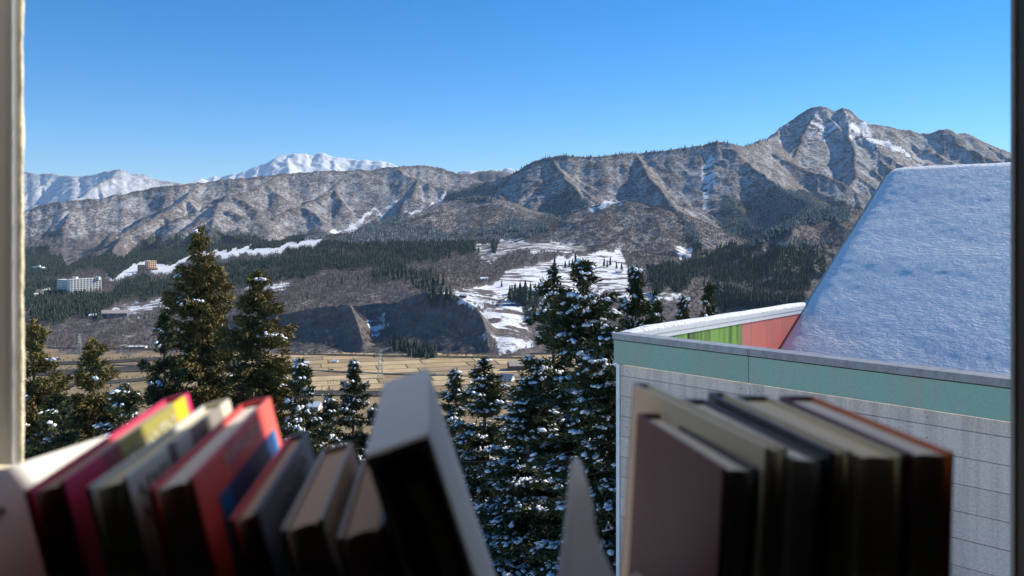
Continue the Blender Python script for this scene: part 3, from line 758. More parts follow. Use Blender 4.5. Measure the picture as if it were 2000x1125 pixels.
def cedar_meshes(seed, Hh, Rr, mat, snow_amt, bare_lo=.04, leaf=26):
    r = np.random.default_rng(seed)
    nb = int(Hh * 6.5)
    f = np.sort(bare_lo + (1 - bare_lo) * r.random(nb) ** .9)
    az = np.arange(nb) * 2.39996 + r.normal(0, .5, nb)
    prof = (1 - f) ** .66 * (.86 + .14 * np.sin(f * 23 + seed)) + .02
    L = Rr * prof * r.uniform(.55, 1.18, nb)
    cs, dirs, tin, brs, bi, fr_ = [], [], [], [], [], []
    for i in range(nb):
        z = f[i] * Hh; d = np.array([math.cos(az[i]), math.sin(az[i]), 0]); side = np.array([-d[1], d[0], 0])
        droop = .62 - .75 * f[i] + r.normal(0, .12)
        bt = r.random()
        nC = max(3, int(L[i] / .24 * (1 + .5 * (L[i] > 1.2))))
        for k in range(nC):
            q = (k + r.random()) / nC; s = L[i] * (.15 + .85 * q)
            c = np.array([0, 0, z]) + d * s + np.array([0, 0, -droop * s + .20 * s * s / max(L[i], .3)])
            lat = r.normal(0, .26) * L[i] * (.25 + .75 * math.sin(math.pi * min(1, q * .75 + .1)))
            c = c + side * lat + np.array([0, 0, -.35 * abs(lat)]) + r.normal(0, .05, 3)
            cs.append(c); dirs.append(d + side * lat * .6); bi.append(i); fr_.append(q)
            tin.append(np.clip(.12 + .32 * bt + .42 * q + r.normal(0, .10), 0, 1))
        brs.append((np.array([0, 0, z]), np.array([0, 0, z]) + d * L[i] * .92 + np.array([0, 0, -droop * L[i] * .92 + .17 * L[i]])))
    for q in np.linspace(.90, 1.0, 9):
        cs.append(np.array([0, 0, q * Hh])); dirs.append(np.array([math.cos(q * 99), math.sin(q * 99), 1.])); tin.append(.6); bi.append(nb - 1); fr_.append(.1)
    cs = np.array(cs); dirs = np.array(dirs); tin = np.array(tin); N = len(cs)
    cr = np.clip(.22 + .07 * Rr * (1 - cs[:, 2] / Hh), .18, .50)
    # leaf sprays: long thin triangles that point outwards and up
    n_ = N * leaf; ci = np.repeat(np.arange(N), leaf)
    pos = cs[ci] + r.normal(0, .55, (n_, 3)) * cr[ci][:, None] * np.array([1, 1, .42]) - np.array([0, 0, 1]) * (r.random(n_) ** 2 * .25)[:, None]
    dr = dirs[ci] * .85 + r.normal(0, .55, (n_, 3)) + np.array([0, 0, .05]); dr /= np.linalg.norm(dr, axis=1)[:, None]
    wv = np.cross(dr, r.normal(0, 1, (n_, 3))); wv /= np.linalg.norm(wv, axis=1)[:, None] + 1e-6
    ln = r.uniform(.18, .46, n_)[:, None]; wd = r.uniform(.04, .09, n_)[:, None]
    v = np.stack([pos - wv * wd, pos + wv * wd, pos + dr * ln], 1).reshape(-1, 3)
    crown = mesh_np('crown', v, np.arange(n_ * 3).reshape(-1, 3), mat)
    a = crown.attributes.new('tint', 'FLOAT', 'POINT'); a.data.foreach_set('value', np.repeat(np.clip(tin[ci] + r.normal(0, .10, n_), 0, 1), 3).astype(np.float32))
    # trunk and limbs
    tm = MB(); zs = np.linspace(-1.5, Hh * .97, 9); r0 = Hh * .014 + .04
    wob = [(r.normal(0, .04), r.normal(0, .04)) for _ in zs]
    for k in range(8):
        n0 = len(tm.v)
        for q in (k, k + 1):
            rr = r0 * (1 - max(0, zs[q]) / Hh) ** .85 + .015
            for j in range(8):
                tt = 2 * math.pi * j / 8; tm.v.append((wob[q][0] + rr * math.cos(tt), wob[q][1] + rr * math.sin(tt), zs[q]))
        tm.f += [(n0 + j, n0 + (j + 1) % 8, n0 + 8 + (j + 1) % 8, n0 + 8 + j) for j in range(8)]
    for a_, b_ in brs: tm.bar(a_, b_, .022, 3)
    trunk = bpy.data.meshes.new('trunk'); trunk.from_pydata(tm.v, [], tm.f); trunk.materials.append(M_bark)
    # snow lying on the sprays, most on the side away from the sun
    sm = None
    if snow_amt > 0:
        away = np.array([-.80, -.60, 0.]); bi = np.array(bi); fr_ = np.array(fr_)
        bd = np.stack([np.cos(az), np.sin(az), 0 * az], 1) @ away
        pb_ = snow_amt * (.30 + .70 * np.clip((bd + .4) / 1.2, 0, 1))          # chance that a bough carries snow
        carry = r.random(nb) < pb_
        pick = np.nonzero(carry[bi] & (fr_ > .30) & (r.random(N) < .8))[0]
        if len(pick):
            sv, sf = [], []; nv = len(ICO2)
            for q, i in enumerate(np.repeat(pick, 3)):
                sx = r.uniform(.07, .22); sy = sx * r.uniform(.5, .85); sz = sx * r.uniform(.28, .48)
                d = dirs[i]; yaw = math.atan2(d[1], d[0]) + r.normal(0, .4); tilt = r.uniform(.15, .6)
                bl_ = ICO2 * (1 + .30 * np.sin(ICO2 @ r.normal(0, 3, 3) + r.random() * 6))[:, None] * np.array([sx, sy, sz])
                ct, st = math.cos(tilt), math.sin(tilt)
                bx = bl_[:, 0] * ct + bl_[:, 2] * st; bz = -bl_[:, 0] * st + bl_[:, 2] * ct
                cy, sy_ = math.cos(yaw), math.sin(yaw)
                p = np.stack([bx * cy - bl_[:, 1] * sy_, bx * sy_ + bl_[:, 1] * cy, bz], 1) + cs[i] + r.normal(0, .15, 3) * np.array([1, 1, .35]) + np.array([0, 0, cr[i] * .30 + .05]) + d * .08
                sv.append(p); sf.append(ICF2 + q * nv)
            sm = mesh_np('snow', np.concatenate(sv), np.concatenate(sf), M_tsnow, True)
    return trunk, crown, sm
def put_cedar(px, py, D, halfw_at, meshes, Hh, label, rz=0.0, group=None):
    """tree whose tip shows at the pixel, standing on the slope at distance D"""
    top = P(px, py, D); g = float(ground(top.x, top.y)); sz = (top.z - g) / Hh
    t = empty('cedar_tree', (top.x, top.y, g), (0, 0, rz)); t.scale = (halfw_at, halfw_at, sz)
    tag(t, label, 'tree', group)
    for nm, me in zip(('trunk', 'crown', 'snow'), meshes):
        if me:
            o = link(nm, me, t)
            if nm != 'trunk': o['kind'] = 'stuff'
LB = 'bronze green cedar '
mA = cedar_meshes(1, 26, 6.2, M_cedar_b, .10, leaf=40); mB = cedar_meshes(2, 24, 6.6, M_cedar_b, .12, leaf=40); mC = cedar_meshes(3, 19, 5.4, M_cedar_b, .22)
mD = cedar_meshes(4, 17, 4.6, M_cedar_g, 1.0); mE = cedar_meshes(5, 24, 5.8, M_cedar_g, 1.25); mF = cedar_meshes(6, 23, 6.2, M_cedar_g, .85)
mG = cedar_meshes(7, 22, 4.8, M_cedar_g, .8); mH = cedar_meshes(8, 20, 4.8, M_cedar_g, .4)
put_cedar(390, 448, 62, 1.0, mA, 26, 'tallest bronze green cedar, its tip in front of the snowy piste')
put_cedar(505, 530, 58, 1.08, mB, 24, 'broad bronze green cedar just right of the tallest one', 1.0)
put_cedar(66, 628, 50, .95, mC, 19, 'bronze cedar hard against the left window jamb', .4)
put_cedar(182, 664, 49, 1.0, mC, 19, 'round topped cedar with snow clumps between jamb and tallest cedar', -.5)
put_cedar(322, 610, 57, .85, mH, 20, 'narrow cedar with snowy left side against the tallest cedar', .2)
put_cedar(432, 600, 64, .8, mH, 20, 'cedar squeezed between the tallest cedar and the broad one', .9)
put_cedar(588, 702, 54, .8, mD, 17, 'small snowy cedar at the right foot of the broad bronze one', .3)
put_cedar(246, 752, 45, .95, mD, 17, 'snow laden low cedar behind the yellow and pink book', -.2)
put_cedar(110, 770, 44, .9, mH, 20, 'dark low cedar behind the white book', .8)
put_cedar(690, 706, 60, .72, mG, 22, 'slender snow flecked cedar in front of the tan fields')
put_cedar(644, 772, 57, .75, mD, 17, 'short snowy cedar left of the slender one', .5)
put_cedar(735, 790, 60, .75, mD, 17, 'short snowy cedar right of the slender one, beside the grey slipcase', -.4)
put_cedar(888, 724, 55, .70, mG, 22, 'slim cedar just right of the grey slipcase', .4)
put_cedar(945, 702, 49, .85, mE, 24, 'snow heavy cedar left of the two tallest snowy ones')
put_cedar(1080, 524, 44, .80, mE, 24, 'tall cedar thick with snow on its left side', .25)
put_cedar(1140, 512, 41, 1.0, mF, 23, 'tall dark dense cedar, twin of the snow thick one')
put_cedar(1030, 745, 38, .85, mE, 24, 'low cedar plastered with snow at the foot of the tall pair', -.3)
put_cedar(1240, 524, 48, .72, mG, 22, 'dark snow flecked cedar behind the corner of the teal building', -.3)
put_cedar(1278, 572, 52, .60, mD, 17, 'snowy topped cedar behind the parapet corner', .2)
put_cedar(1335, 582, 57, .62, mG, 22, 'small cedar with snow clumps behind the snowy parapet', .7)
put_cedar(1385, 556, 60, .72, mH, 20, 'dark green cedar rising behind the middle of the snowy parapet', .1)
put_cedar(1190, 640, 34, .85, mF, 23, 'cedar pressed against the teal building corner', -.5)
M_cable = mat_plain('cable_sheath', (.03, .03, .03), .6)
for k, (ya, yb) in enumerate(((900, 850), (952, 905), (1000, 930))):
    m = MB(); a = P(860, ya, 30); b = P(1230, yb, 30); prev = None
    for q in range(13):
        t = q / 12; p = a.lerp(b, t) - Vector((0, 0, .35 * 4 * t * (1 - t)))
        if prev is not None: m.bar(prev, p, .012, 4)
        prev = p
    tag(m.build('overhead_cable', M_cable), 'thin black cable strung across the snowy cedars', 'cable', 'cables in front of the cedars')

# ------------------------------------------------------------------ neighbouring building with the snow roof
bz = -18.0; HC = 14.6                           # coping top is at z = -3.4
bld = empty('neighbour_building', (3.24, 25.6, bz), (0, 0, math.atan2(-.7007, .7137)))
tag(bld, 'grey panelled building with teal fascia and steep snow covered roof', 'building')
def weathered(name, col, stain, amt, scale=(2.5, 2.5, .25), rough=.6, fine=.1):
    t = NT(name); o = t.obj()
    n1 = t.noise(o, 1.0, 5, .6, scale); n2 = t.noise(o, 18, 4, .7)
    c = t.mix(t.ramp(n1, [(.44, (0, 0, 0)), (.66, (amt, amt, amt))]), col, stain)
    rv = t.math('ADD', t.math('MULTIPLY', t.n('ObjectInfo').outputs['Random'], .20), .88)
    c = t.mix(1.0, c, rv, 'MULTIPLY')
    c = t.mix(fine, c, t.ramp(n2, [(.3, (.02, .02, .02)), (.7, (.9, .9, .9))]), 'OVERLAY')
    t.base(c); t.rough(rough); t.bump(n2, .12, .004); return t.m
M_teal = weathered('teal_fascia_panel', (.26, .43, .33), (.33, .37, .29), .8, (3, 3, .2), rough=.45)
M_sid = weathered('grey_wall_panel', (.62, .52, .435), (.40, .33, .28), .75, (3, 3, .16), fine=.25)
M_joint = mat_plain('dark_joint', (.045, .04, .038), .9)
M_cop = weathered('grey_metal_coping', (.30, .305, .31), (.19, .17, .155), .6, (6, .4, 3), .4)
M_trim = mat_plain('white_trim', (.70, .70, .68), .5, .05, 3)
M_green = weathered('green_panel', (.24, .42, .09), (.025, .035, .02), 1.0, (4.2, 4.2, .12), .6)
M_red = weathered('faded_red_panel', (.62, .17, .13), (.42, .20, .16), .6, (1.5, 1.5, .3), .6)
LW = 27.0
MB().box((.04, .06, -3), (LW, .30, HC - .96)).build('front_wall_core', M_joint, bld)
MB().box((.02, .31, -3), (.30, 22.5, HC - .23)).build('side_wall', M_sid, bld)
MB().box((.31, 21.9, -3), (LW, 22.3, HC + 5.2)).build('rear_wall', M_sid, bld)
xs_ = [.13, 4.49, 13.5, LW]
rng_ = random.Random(8)
z1 = HC - .955; rowh = [.34] + [.62] * 22
for rh in rowh:
    z0 = z1 - rh
    for xa, xb in zip(xs_, xs_[1:]):
        y_ = rng_.uniform(-.004, .004)
        MB().box((xa + .006, y_, z0 + .007), (xb - .006, .055, z1 - .007)).build('wall_panel', M_sid, bld)
        for xf in (xa + .25, (xa + xb) / 2, xb - .25):
            if z0 > 4: MB().bar((xf, y_ + .001, (z0 + z1) / 2), (xf, y_ - .006, (z0 + z1) / 2), .016, 6).build('fixing', M_joint, bld)
    z1 = z0
    if z1 < -2: break
MB().box((-.01, -.03, -3), (.115, .05, HC - .95)).build('corner_trim', M_trim, bld)
for xa, xb in zip([-.06] + xs_[1:], xs_[1:]):
    MB().box((xa + .008, -.09, HC - .93), (xb - .008, .055, HC - .215)).build('fascia_panel', M_teal, bld, bevel=.006)
MB().box((-.05, -.06, HC - .90), (LW, .05, HC - .235)).build('fascia_core', M_joint, bld)
for xa, xb in zip([-.10] + xs_[1:], xs_[1:]):
    MB().box((xa + .004, -.13, HC - .185), (xb - .004, .40, HC)).build('coping', M_cop, bld, bevel=.012)
MB().box((-.08, -.11, HC - .212), (LW, .30, HC - .188)).build('coping_shadow_gap', M_joint, bld)
# left parapet
MB().box((-.10, .405, HC - .16), (.36, 12.6, HC - .005)).build('coping', M_trim, bld, bevel=.012)
MB().box((.302, .41, HC - .30), (.345, 12.6, HC - .165)).build('parapet_trim', M_trim, bld)
edges = [.41, 1.55, 2.65, 3.75, 4.85, 5.95, 7.06, 7.81, 9.0, 10.26, 11.5, 12.7]
for i, (ya, yb) in enumerate(zip(edges, edges[1:])):
    MB().box((.305, ya + .006, HC - 3.4), (.322, yb - .006, HC - .305)).build('parapet_panel', M_green if yb < 7.1 else M_red, bld)
MB().box((.301, .41, HC - 3.4), (.303, 12.7, HC - .31)).build('parapet_backing', M_joint, bld)
# snow lying on the left coping: a rounded bank
nx, ny = 14, 130; ys = np.linspace(.30, 12.7, ny); ts = np.linspace(0, math.pi, nx)
Yg, Tg = np.meshgrid(ys, ts, indexing='ij')
hgt = .11 * np.clip((Yg - .2) / 1.2, .12, 1) * (1 + .18 * fbm(Yg * .8, Tg * 0 + 3, 3, 5)); wid_ = .235 * (1 + .06 * fbm(Yg * 2.2, Tg, 3, 9))
vx = .12 - np.cos(Tg) * wid_; vz = HC - .002 + np.sin(Tg) ** .75 * hgt + fbm(Yg * 6, Tg * 3, 3, 2) * .008
idx = (np.arange(ny - 1)[:, None] * nx + np.arange(nx - 1)[None]).ravel()
t_ = NT('roof_snow')
o_ = t_.obj(); t_.base((.86, .88, .91)); t_.rough(.6); t_.b.inputs['Specular IOR Level'].default_value = .3
t_.bump(t_.math('ADD', t_.noise(o_, 9.0, 2, .6, (.45, 1, 1)), t_.math('MULTIPLY', t_.noise(o_, 24, 2, .6), .35)), 1.0, .125); M_rsnow = t_.m
link('parapet_snow', mesh_np('parapet_snow', np.stack([vx, Yg, vz], -1).reshape(-1, 3), np.stack([idx, idx + 1, idx + nx + 1, idx + nx], 1), M_rsnow, True), bld)
# the sloping snow field: surface, rounded verge and ridge
K_ = .65; yR, zR = 21.65, HC + .02 + 6.09
nx, ny = 330, 260
xv = np.concatenate([.33 + np.linspace(0, 1, 70) ** 1.5 * 2.2, np.linspace(2.6, LW, nx - 70)]); yv = np.concatenate([np.linspace(.5, yR - .8, ny - 40), np.linspace(yR - .78, yR + .9, 40)])
Xs, Ys = np.meshgrid(xv, yv, indexing='xy')
Zs = zR + K_ * (np.minimum(Ys, yR) - yR) - np.where(Ys > yR, (Ys - yR) * .8, 0)
Zs -= .10 * np.exp(-((Ys - yR) / .22) ** 2)
und = fbm(Xs / 7.0, Ys / 2.6, 2, 21) * .04 + fbm(Xs / .9, Ys / .5, 2, 22) * .006 + fbm(Xs / .30, Ys / .24, 2, 23) * .006
Zs += und * np.clip((yR - Ys) / .6 + .25, .1, 1)
Zs += .10 - .20 * np.exp(-(Xs - .33) / .22)                     # verge rounds off
Zs += .30 * np.exp(-((Ys - 1.5) / 1.4) ** 2) * 0
Zs = np.maximum(Zs, HC - 2.25 + fbm(Xs / 2.2, Ys / 2.2, 3, 44) * .12)   # snow banked up behind the front parapet
vv = np.stack([Xs, Ys, Zs], -1).reshape(-1, 3)
idx = (np.arange(ny - 1)[:, None] * nx + np.arange(nx - 1)[None]).ravel(); ff = np.stack([idx, idx + 1, idx + nx + 1, idx + nx], 1)
link('roof_snow', mesh_np('roof_snow', vv, ff, M_rsnow, True), bld)
m = MB()                                                       # snow edge at the verge
lo = np.arange(ny) * nx
ev = vv[lo]; eb = ev + np.array([.02, 0, -.30])
vs_ = np.concatenate([ev, eb]); fi_ = np.array([(i, i + 1, ny + i + 1, ny + i) for i in range(ny - 1)])
link('snow_edge', mesh_np('snow_edge', vs_, fi_, M_rsnow, True), bld)
MB().prism([(12.3, HC - 3.5), (22.3, HC - 3.5), (22.3, HC + 5.3), (21.65, HC + 5.75), (12.3, HC - .35)], .05, .29, 'x').build('gable_wall', M_sid, bld)

# ------------------------------------------------------------------ the room behind the window
M_wall = mat_plain('room_wall', (.09, .085, .08), .9, .08, 3); M_wood = mat_plain('dark_wood', (.10, .06, .035), .6, .3, 5)
M_ext = mat_plain('outer_render', (.80, .77, .70), .9, .08, 8, .4, 60)
def struct(name, a, b, mat): return tag(MB().box(a, b).build(name, mat), kind='structure')
# room at the camera; box bay and its glazed top are added to bring daylight in
struct('floor', (-1.70, -2.7, -1.36), (1.70, .27, -1.30), M_wood)
struct('ceiling', (-1.70, -2.7, 1.20), (1.70, .27, 1.26), M_wall)
struct('wall_left', (-1.76, -2.7, -1.36), (-1.70, .27, 1.26), M_wall)
struct('wall_right', (1.70, -2.7, -1.36), (1.76, .27, 1.26), M_wall)
struct('wall_back', (-1.76, -2.76, -1.36), (1.76, -2.70, 1.26), M_wall)
wf = bpy.data.objects.new('wall_front', None); C.objects.link(wf); tag(wf, kind='structure')
for a, b in (((-1.76, .271, -1.36), (-.96, .31, 1.26)), ((.96, .271, -1.36), (1.76, .31, 1.26)), ((-.96, .271, .57), (.96, .31, 1.26)), ((-.96, .271, -1.40), (.96, .31, -1.361))):
    MB().box(a, b).build('wall_piece', M_wall, wf)
wb = bpy.data.objects.new('wall_added_bay', None); C.objects.link(wb); tag(wb, kind='structure')  # unseen bay added for daylight; pale walls bounce sun to the books
for a, b in (((-1.0, .311, -1.40), (-.961, .90, .57)), ((.961, .311, -1.40), (1.0, .90, .57)), ((-.96, .84, -1.40), (-.635, .90, .57)), ((.635, .84, -1.40), (.96, .90, .57)), ((-.634, .84, -1.40), (.634, .90, -.56)), ((-.96, .312, -1.40), (.96, .839, -1.33))):
    MB().box(a, b).build('wall_piece', M_ext, wb)
struct('outer_wall', (-4.0, .901, -14.5), (4.0, .92, -.57), M_ext)
M_alu = mat_plain('beige_aluminium', (.80, .785, .75), .45, .04, 12); M_seal = mat_plain('cream_sealant', (.82, .74, .52), .8, .12, 40, .6, 200)
M_dark = mat_plain('shade_dark_frame', (.028, .022, .018), .5, .2, 12); M_grey = mat_plain('grey_gasket', (.16, .155, .15), .6, .1, 12)  # right jamb's shade is put into its brown-black colour
win = empty('window_frame', (0, .873, -.55)); tag(win, 'beige window frame with rough sunlit sealant and a right jamb darkened to shade', 'window frame')
def wpart(name, mat, pts, z0, z1, bevel=0):
    return MB().prism([(x * .9, (y - .97) * .9) for x, y in pts], z0 + .55, z1 + .55, 'z').build(name, mat, win, bevel)
wpart('left_jamb', M_alu, [(-.5955, 1.0), (-.705, .9368), (-.705, 1.0)], -.555, .555)
q0 = Vector((-.5955, 1.0)); dsp = Vector((-.866, -.5)); nsp = Vector((.5, -.866))
def sp(s, n): p = q0 + dsp * s + nsp * n; return (p.x, p.y)
wpart('glazing_bead', M_trim, [sp(.0058, -.0005), sp(.0058, .0035), sp(.0085, .0035), sp(.0085, -.0005)], -.553, .553)
wpart('right_jamb', M_dark, [(.6065, .935), (.704, .935), (.704, .996), (.6065, .996)], -.555, .555)
wpart('gasket', M_grey, [(.6035, .9962), (.62, .9962), (.62, 1.004), (.6035, 1.004)], -.555, .555)
wpart('sill_rail', M_alu, [(-.585, .94), (.602, .94), (.602, .998), (-.585, .998)], -.556, -.52)
wpart('head_rail', M_alu, [(-.585, .94), (.602, .94), (.602, .998), (-.585, .998)], .52, .556)
wpart('stopper', M_seal, [(-.605, .925), (-.5585, .925), (-.5585, .945), (-.605, .945)], -.30, -.2475, .002)
nz, na_ = 420, 8; zz = np.linspace(-.555, .555, nz); aa = np.linspace(0, 2 * math.pi, na_, endpoint=False)
Zq, Aq = np.meshgrid(zz, aa, indexing='ij')
rr = .0040 * (1 + .30 * fbm(Zq * 90, np.cos(Aq) * 1.2 + np.sin(Aq), 3, 8) + .28 * fbm(Zq * 22, Aq * 0, 2, 18))
sv = np.stack([-.5955 + np.cos(Aq) * rr, 1.0045 - .97 + np.sin(Aq) * rr, Zq + .55], -1).reshape(-1, 3)
fi_ = np.array([(i * na_ + j, i * na_ + (j + 1) % na_, (i + 1) * na_ + (j + 1) % na_, (i + 1) * na_ + j) for i in range(nz - 1) for j in range(na_)])
sv[:, :2] *= .9
link('sealant', mesh_np('sealant', sv, fi_, M_seal, True), win)

g_ = NT('light_diffuser_sheet'); gt = g_.n('BsdfTranslucent'); gt.inputs[0].default_value = (.97, .94, .88, 1); gg = g_.n('BsdfGlossy'); gg.inputs['Roughness'].default_value = .02; gm = g_.n('MixShader'); gm.inputs[0].default_value = .02  # unseen sheet added to scatter sunlight down onto the books
g_.l(gt.outputs[0], gm.inputs[1]); g_.l(gg.outputs[0], gm.inputs[2]); g_.l(gm.outputs[0], g_.t.nodes['Material Output'].inputs[0])
bt = empty('added_light_roof', (0, .6, .575)); tag(bt, 'added unseen translucent roof that brings daylight onto the books', 'added roof')  # added roof, out of view, only there to light the book tops
for x0 in (-1.0, -.335, .33): MB().box((x0 + .02, -.10, .002), (x0 + .645, .285, .008)).build('diffuser_pane', g_.m, bt)
MB().box((-1.0, -.288, .002), (1.0, -.102, .03)).build('light_block_panel', M_dark, bt)  # added unseen panel that keeps roof light off the book fronts
for x0 in (-1.0, -.3525, .3125, .98): MB().box((x0, -.29, -.004), (x0 + .02, .30, .02)).build('glazing_bar', M_alu, bt)
# ------------------------------------------------------------------ low bookcase and the books on it
ZS = -.335
bc = empty('low_bookcase', (0, .5, -1.30)); tag(bc, 'dark wooden low bookcase under the window carrying the books', 'bookcase')
M_lam = mat_plain('stained_board', (.06, .04, .028), .6, .2, 6)
def bpart(name, a, b): return MB().box((a[0], a[1] - .5, a[2] + 1.3), (b[0], b[1] - .5, b[2] + 1.3)).build(name, M_lam if name == 'top_board' else M_wood, bc, .002)
bpart('top_board', (-.92, .28, ZS - .025), (.92, .72, ZS)); bpart('side_panel', (-.91, .29, -1.3), (-.885, .71, ZS - .026)); bpart('side_panel', (.885, .29, -1.3), (.91, .71, ZS - .026))
bpart('shelf', (-.884, .30, -.84), (.884, .70, -.815)); bpart('back_panel', (-.884, .701, -1.3), (.884, .712, ZS - .026))

def paper(name, col):
    t = NT(name); o = t.obj()
    n_ = t.noise(o, 1, 3, .7, (1400, 4, 4))
    t.base(t.mix(t.ramp(n_, [(.35, (0, 0, 0)), (.65, (.45, .45, .45))]), col, tuple(c * .8 for c in col))); t.rough(.9); return t.m
P_cream = paper('cream_pages', (.84, .76, .58)); P_grey = paper('grey_pages', (.86, .84, .78)); P_tan = paper('tan_pages', (.60, .46, .37)); P_white = paper('white_pages', (.86, .85, .80))
def cov(name, col, rough=.45, v=.08): return mat_plain(name, col, rough, v, 25, spec=.4)
def banded(name, axis, stops, rough=.4):
    """cover print: bands of colour along a local axis (metres)"""
    t = NT(name); o = t.obj(); sx = t.n('SeparateXYZ'); t.l(o, sx.inputs[0])
    lo, hi_ = stops[0][0], stops[-1][0]
    f_ = t.math('DIVIDE', t.math('SUBTRACT', sx.outputs[axis], lo), hi_ - lo)
    c = t.ramp(f_, [((q - lo) / (hi_ - lo), col) for q, col in stops[:-1]])
    c.node.color_ramp.interpolation = 'CONSTANT'
    t.base(c); t.rough(rough); return t.m
def book(label, corner, lean, yaw, t, d, left, right, spine, pages, hinge=.0026, open_=0.0):
    """leaning book whose upper right corner nearest the room is at `corner`; fore edge to the room, spine to the glass"""
    c = Vector(corner); h = (c.z - ZS) / math.cos(R(lean)) - (0 if lean < 1 else t * math.sin(R(lean)))
    e = empty('book', c); e.rotation_euler = (Matrix.Rotation(R(yaw), 3, 'Z') @ Matrix.Rotation(R(-lean), 3, 'Y')).to_euler()
    tag(e, label, 'book')
    k = hinge
    MB().box((-t, 0, -h), (-t + k, d - .001, 0)).build('cover', left, e, .0006)
    MB().box((-k, 0, -h), (0, d - .001, 0)).build('cover', right, e, .0006)
    # gently rounded spine
    pts = [(-t, d - .001), (-t + k, d - .001), (-k, d - .001), (0, d - .001)] + [(-t * q, d + .004 * math.sin(math.pi * (q * .9 + .05))) for q in (.05, .2, .4, .6, .8, .95)]
    MB().prism(pts, -h, 0, 'z').build('spine', spine, e)
    # page block: concave fore edge
    n_ = 7; pp = [(-t + k + (t - 2 * k) * i / (n_ - 1), .004 + .0035 * math.sin(math.pi * i / (n_ - 1))) for i in range(n_)] + [(-k, d - .002), (-t + k, d - .002)]
    MB().prism(pp, -h + .003, -.003, 'z').build('pages', pages, e)
    return e
K1 = cov('white_cover', (.78, .77, .74)); K2 = cov('magenta_cover', (.52, .03, .10)); K3 = cov('pale_grey_cover', (.55, .56, .52)); K4 = cov('scarlet_cover', (.55, .05, .04))
K5 = cov('slate_cover', (.10, .11, .13)); K6 = cov('beige_cover', (.40, .33, .27)); K7 = cov('maroon_cover', (.17, .05, .05)); K8 = cov('cream_cover', (.72, .66, .50))
K9 = cov('orange_cover', (.72, .20, .05)); KA = cov('grey_card', (.62, .61, .57)); KB = cov('brown_cover', (.10, .06, .035)); KC = cov('black_lining', (.012, .012, .012), .8)
print2 = banded('magenta_olive_print', 1, [(-.05, (.55, .03, .11)), (.042, (.26, .05, .09)), (.065, (.36, .32, .08)), (.158, (.80, .56, .02)), (.182, (.80, .04, .16)), (.25, (0, 0, 0))])
print3 = banded('grey_photo_print', 1, [(-.05, (.55, .58, .54)), (.050, (.12, .12, .11)), (.062, (.52, .55, .52)), (.085, (.17, .16, .15)), (.122, (.30, .29, .26)), (.145, (.74, .70, .56)), (.25, (0, 0, 0))])
print4 = banded('red_print', 1, [(-.05, (.68, .07, .05)), (.055, (.50, .06, .06)), (.075, (.60, .08, .07)), (.14, (.80, .16, .12)), (.25, (0, 0, 0))])
def lettering(parent, y0, y1, z0, rows, mat, seed, xo=.0003, hgt_=.006):
    r_ = random.Random(seed)
    for k in range(rows):
        m = MB(); y = y0; z = z0 - k * hgt_ * 1.9
        while y < y1:
            wd = r_.uniform(.003, .007); hh = hgt_ * r_.uniform(.6, 1)
            m.box((xo, y, z - hh), (xo + .0004, y + wd * .25, z)); m.box((xo, y, z - hgt_ * .18), (xo + .0004, y + wd * .8, z)) if r_.random() < .6 else m.box((xo, y, z - hh), (xo + .0004, y + wd * .8, z - hh * .8))
            y += wd + r_.uniform(.001, .004)
        m.build('lettering', mat, parent)['kind'] = 'stuff'
tilt0 = 14
b1 = book('white book with black handwritten script, farthest left against the jamb', (-.285, .365, -.128), 24, -17, .032, .145, K1, K1, K1, P_grey)
m = MB(); rs = random.Random(2); prev = None
for i in range(64):
    q = Vector((.0004, .006 + i * .0009, -.021 + (.004 * math.sin(i * 1.25) + rs.uniform(-.0015, .0015)) * (2.0 if i in (3, 4, 20, 21, 38, 39) else .8)))
    if prev is not None and i % 17 != 16: m.bar(prev, q, .0005, 4)
    prev = q
m.build('script', KC, b1)
b2 = book('leaning book with magenta, olive and yellow cover bands', (-.200, .370, -.115), tilt0, 5.5, .0178, .192, K2, print2, K2, P_tan)
b3 = book('leaning book with pale grey photo cover and cream spine', (-.1720, .370, -.1135), tilt0, 3.5, .0185, .166, K3, print3, K8, P_cream)
b4 = book('leaning scarlet book with a dark blue picture on its cover', (-.1425, .370, -.1135), tilt0, 5, .0205, .172, K4, print4, K4, P_grey)
nvy = banded('blue_picture', 1, [(-.05, (.01, .10, .26)), (.045, (.03, .035, .09)), (.125, (.02, .05, .16)), (.15, (.01, .20, .50)), (.25, (0, 0, 0))])
MB().prism([(.026, -.018), (.158, -.018), (.158, -.16), (.026, -.16)], .0001, .0006, 'x').build('picture', nvy, b4)
b5 = book('thin leaning slate grey book with a reddish front edge', (-.1133, .370, -.129), tilt0, 5, .0135, .142, K4, K5, K5, P_tan)
book('short leaning beige book, its brownish pages towards the room', (-.0847, .370, -.132), tilt0, 5, .0190, .130, K6, K6, K6, P_tan)
book('short thick beige book leaning directly beside the grey slipcase', (-.0573, .370, -.1347), tilt0, 5, .0215, .120, K6, KB, K6, P_tan)
lettering(b2, .07, .15, -.006, 2, K1, 4); lettering(b3, .010, .045, -.006, 2, KC, 5); lettering(b4, .05, .13, -.005, 1, K1, 6); lettering(b5, .03, .12, -.008, 2, K6, 7)
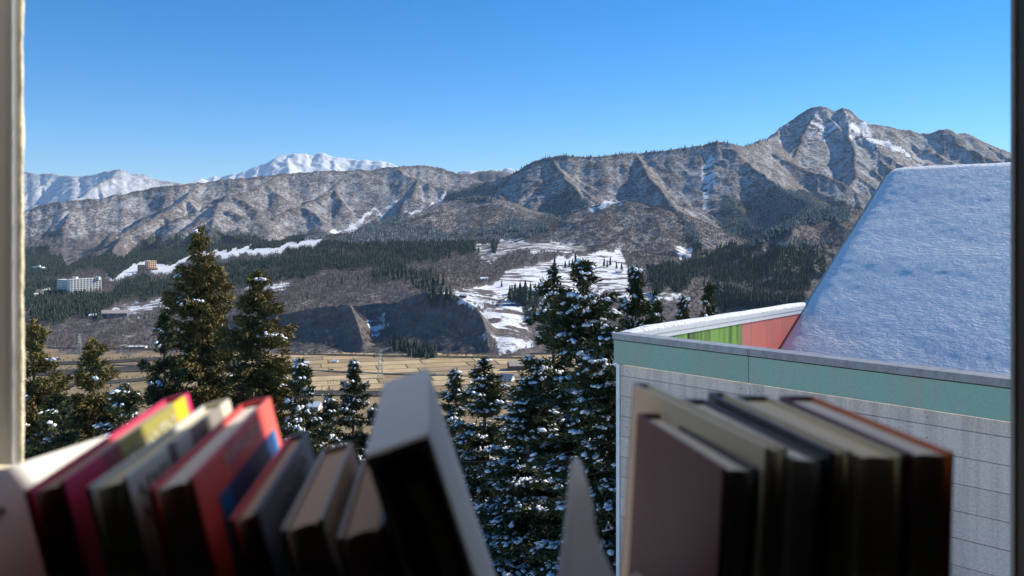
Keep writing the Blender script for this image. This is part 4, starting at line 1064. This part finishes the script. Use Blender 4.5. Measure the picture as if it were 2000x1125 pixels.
# slipcase: a box with a rounded opening towards the room and a dark book inside
sc_e = empty('slipcase', (-.037, .370, -.094)); sc_e.rotation_euler = (Matrix.Rotation(R(6), 3, 'Z') @ Matrix.Rotation(R(-18), 3, 'Y')).to_euler()
tag(sc_e, 'tall grey card slipcase with a black open front, leaning left', 'slipcase')
T_, D_, H_ = .030, .168, .245
MB().box((-T_, 0, -H_), (-T_ + .003, D_, -.0031)).build('side_panel', KA, sc_e, .0008); MB().box((-.003, 0, -H_), (0, D_, -.0031)).build('side_panel', KA, sc_e, .0008)
MB().box((-T_, 0, -.003), (0, D_, 0)).build('top_panel', KA, sc_e, .0008); MB().box((-T_ + .003, D_ - .003, -H_), (-.003, D_, -.0031)).build('back_panel', KA, sc_e)
MB().box((-T_ + .0031, .008, -H_), (-.0031, D_ - .004, -.007)).build('inner_book', KC, sc_e, .001)
M_gold = mat_plain('tarnished_gold', (.80, .72, .42), .5, .35, 60)
m = MB()
for i in range(9):
    z = -.020 - i * .022; m.prism([(-.019 + .004 * math.sin(i * 1.1), z), (-.010 + .004 * math.sin(i * 1.1), z), (-.010 + .004 * math.sin(i * 1.1 + 1.1), z - .022), (-.018 + .004 * math.sin(i * 1.1 + 1.1), z - .022)], .0066, .0078, 'y')
m.build('gilt_band', M_gold, sc_e)
m = MB(); m.prism([(-T_ + .0008, -.0008), (-.0008, -.0008), (-.0008, -H_), (-.004, -H_), (-.004, -.0085), (-.0065, -.0055), (-T_ + .0065, -.0055), (-T_ + .004, -.0085), (-T_ + .004, -H_), (-T_ + .0008, -H_)], -.0015, -.0001, 'y')
m.build('opening_rim', KA, sc_e)

YN = .425
book('maroon book at the open end of the upright row', (.1260, YN, -.1257), -3.3, 12.2, .0195, .122, K7, K5, K7, P_grey)
book('tall cream book standing behind the maroon one', (.1415, YN, -.1150), -4.3, 14.6, .0128, .172, K8, K8, KB, P_white)
book('upright book with pale cover and black foot between cream and tan books', (.1606, YN, -.1205), -3, 11.5, .0190, .142, K3, K5, KB, P_white)
book('slim upright tan book beside the thick cream paged one', (.1755, YN + .002, -.1172), -2.6, 11, .0130, .148, K5, K8, KB, P_cream)
book('thick upright cream paged book in the middle of the right row', (.2030, YN + .004, -.1200), -2.2, 10, .0270, .146, K8, K8, KB, P_cream)
book('upright book with an orange cover at the outer end', (.2300, YN + .006, -.1192), -1.6, 9.3, .0262, .140, K7, K9, K7, P_grey)
# plastic bookend between the two rows
q_ = NT('frosted_plastic'); q_.base((.86, .86, .84)); q_.rough(.4); tl = q_.n('BsdfTranslucent'); tl.inputs[0].default_value = (.93, .92, .88, 1); mx_ = q_.n('MixShader'); mx_.inputs[0].default_value = .8
q_.l(q_.b.outputs[0], mx_.inputs[1]); q_.l(tl.outputs[0], mx_.inputs[2]); q_.l(mx_.outputs[0], q_.t.nodes['Material Output'].inputs[0]); M_plas = q_.m
be = empty('bookend', (.04, .44, ZS)); tag(be, 'pale grey plastic bookend with a rounded upright blade between the rows', 'bookend')
def ZX(px, py, D=.44): p = P(px, py, D); return (p.x - .04, p.z - ZS)
out = [ZX(1100, 1180), ZX(1109, 1125), ZX(1119, 1030), ZX(1126, 965), ZX(1131, 949), ZX(1140, 943), ZX(1149, 950), ZX(1157, 975), ZX(1163, 1030), ZX(1170, 1075), ZX(1188, 1122), ZX(1212, 1180), ZX(1240, 1235), ZX(1240, 1262), ZX(1096, 1262)]
out = [(x, max(z, .0005)) for x, z in out]
MB().prism(out, 0, .05, 'y').build('upright', M_plas, be, .0012)
MB().box((-.02, .0, .0006), (.062, .105, .0035)).build('base_plate', M_plas, be)
fo = [ZX(1212, 1180), ZX(1218, 1130), ZX(1226, 1106), ZX(1236, 1098), ZX(1246, 1106), ZX(1256, 1130), ZX(1262, 1180)]
MB().prism(fo, -.022, -.012, 'y').build('foot_curl', M_plas, be, .001)

# ------------------------------------------------------------------ valley air
hz = MB().box((-21000, -80, ZV - 6), (21000, 24500, 1750)).build('haze', bpy.data.materials.new('air'))
tag(hz, 'thin blue winter air over the valley', 'haze', kind='stuff')
hm = hz.data.materials[0]; hm.use_nodes = True; ht = hm.node_tree; ht.nodes.clear()
pv = ht.nodes.new('ShaderNodeVolumePrincipled'); pv.inputs['Color'].default_value = (.55, .75, 1.0, 1); pv.inputs['Density'].default_value = 2.4e-5
ou = ht.nodes.new('ShaderNodeOutputMaterial'); ht.links.new(pv.outputs[0], ou.inputs['Volume'])
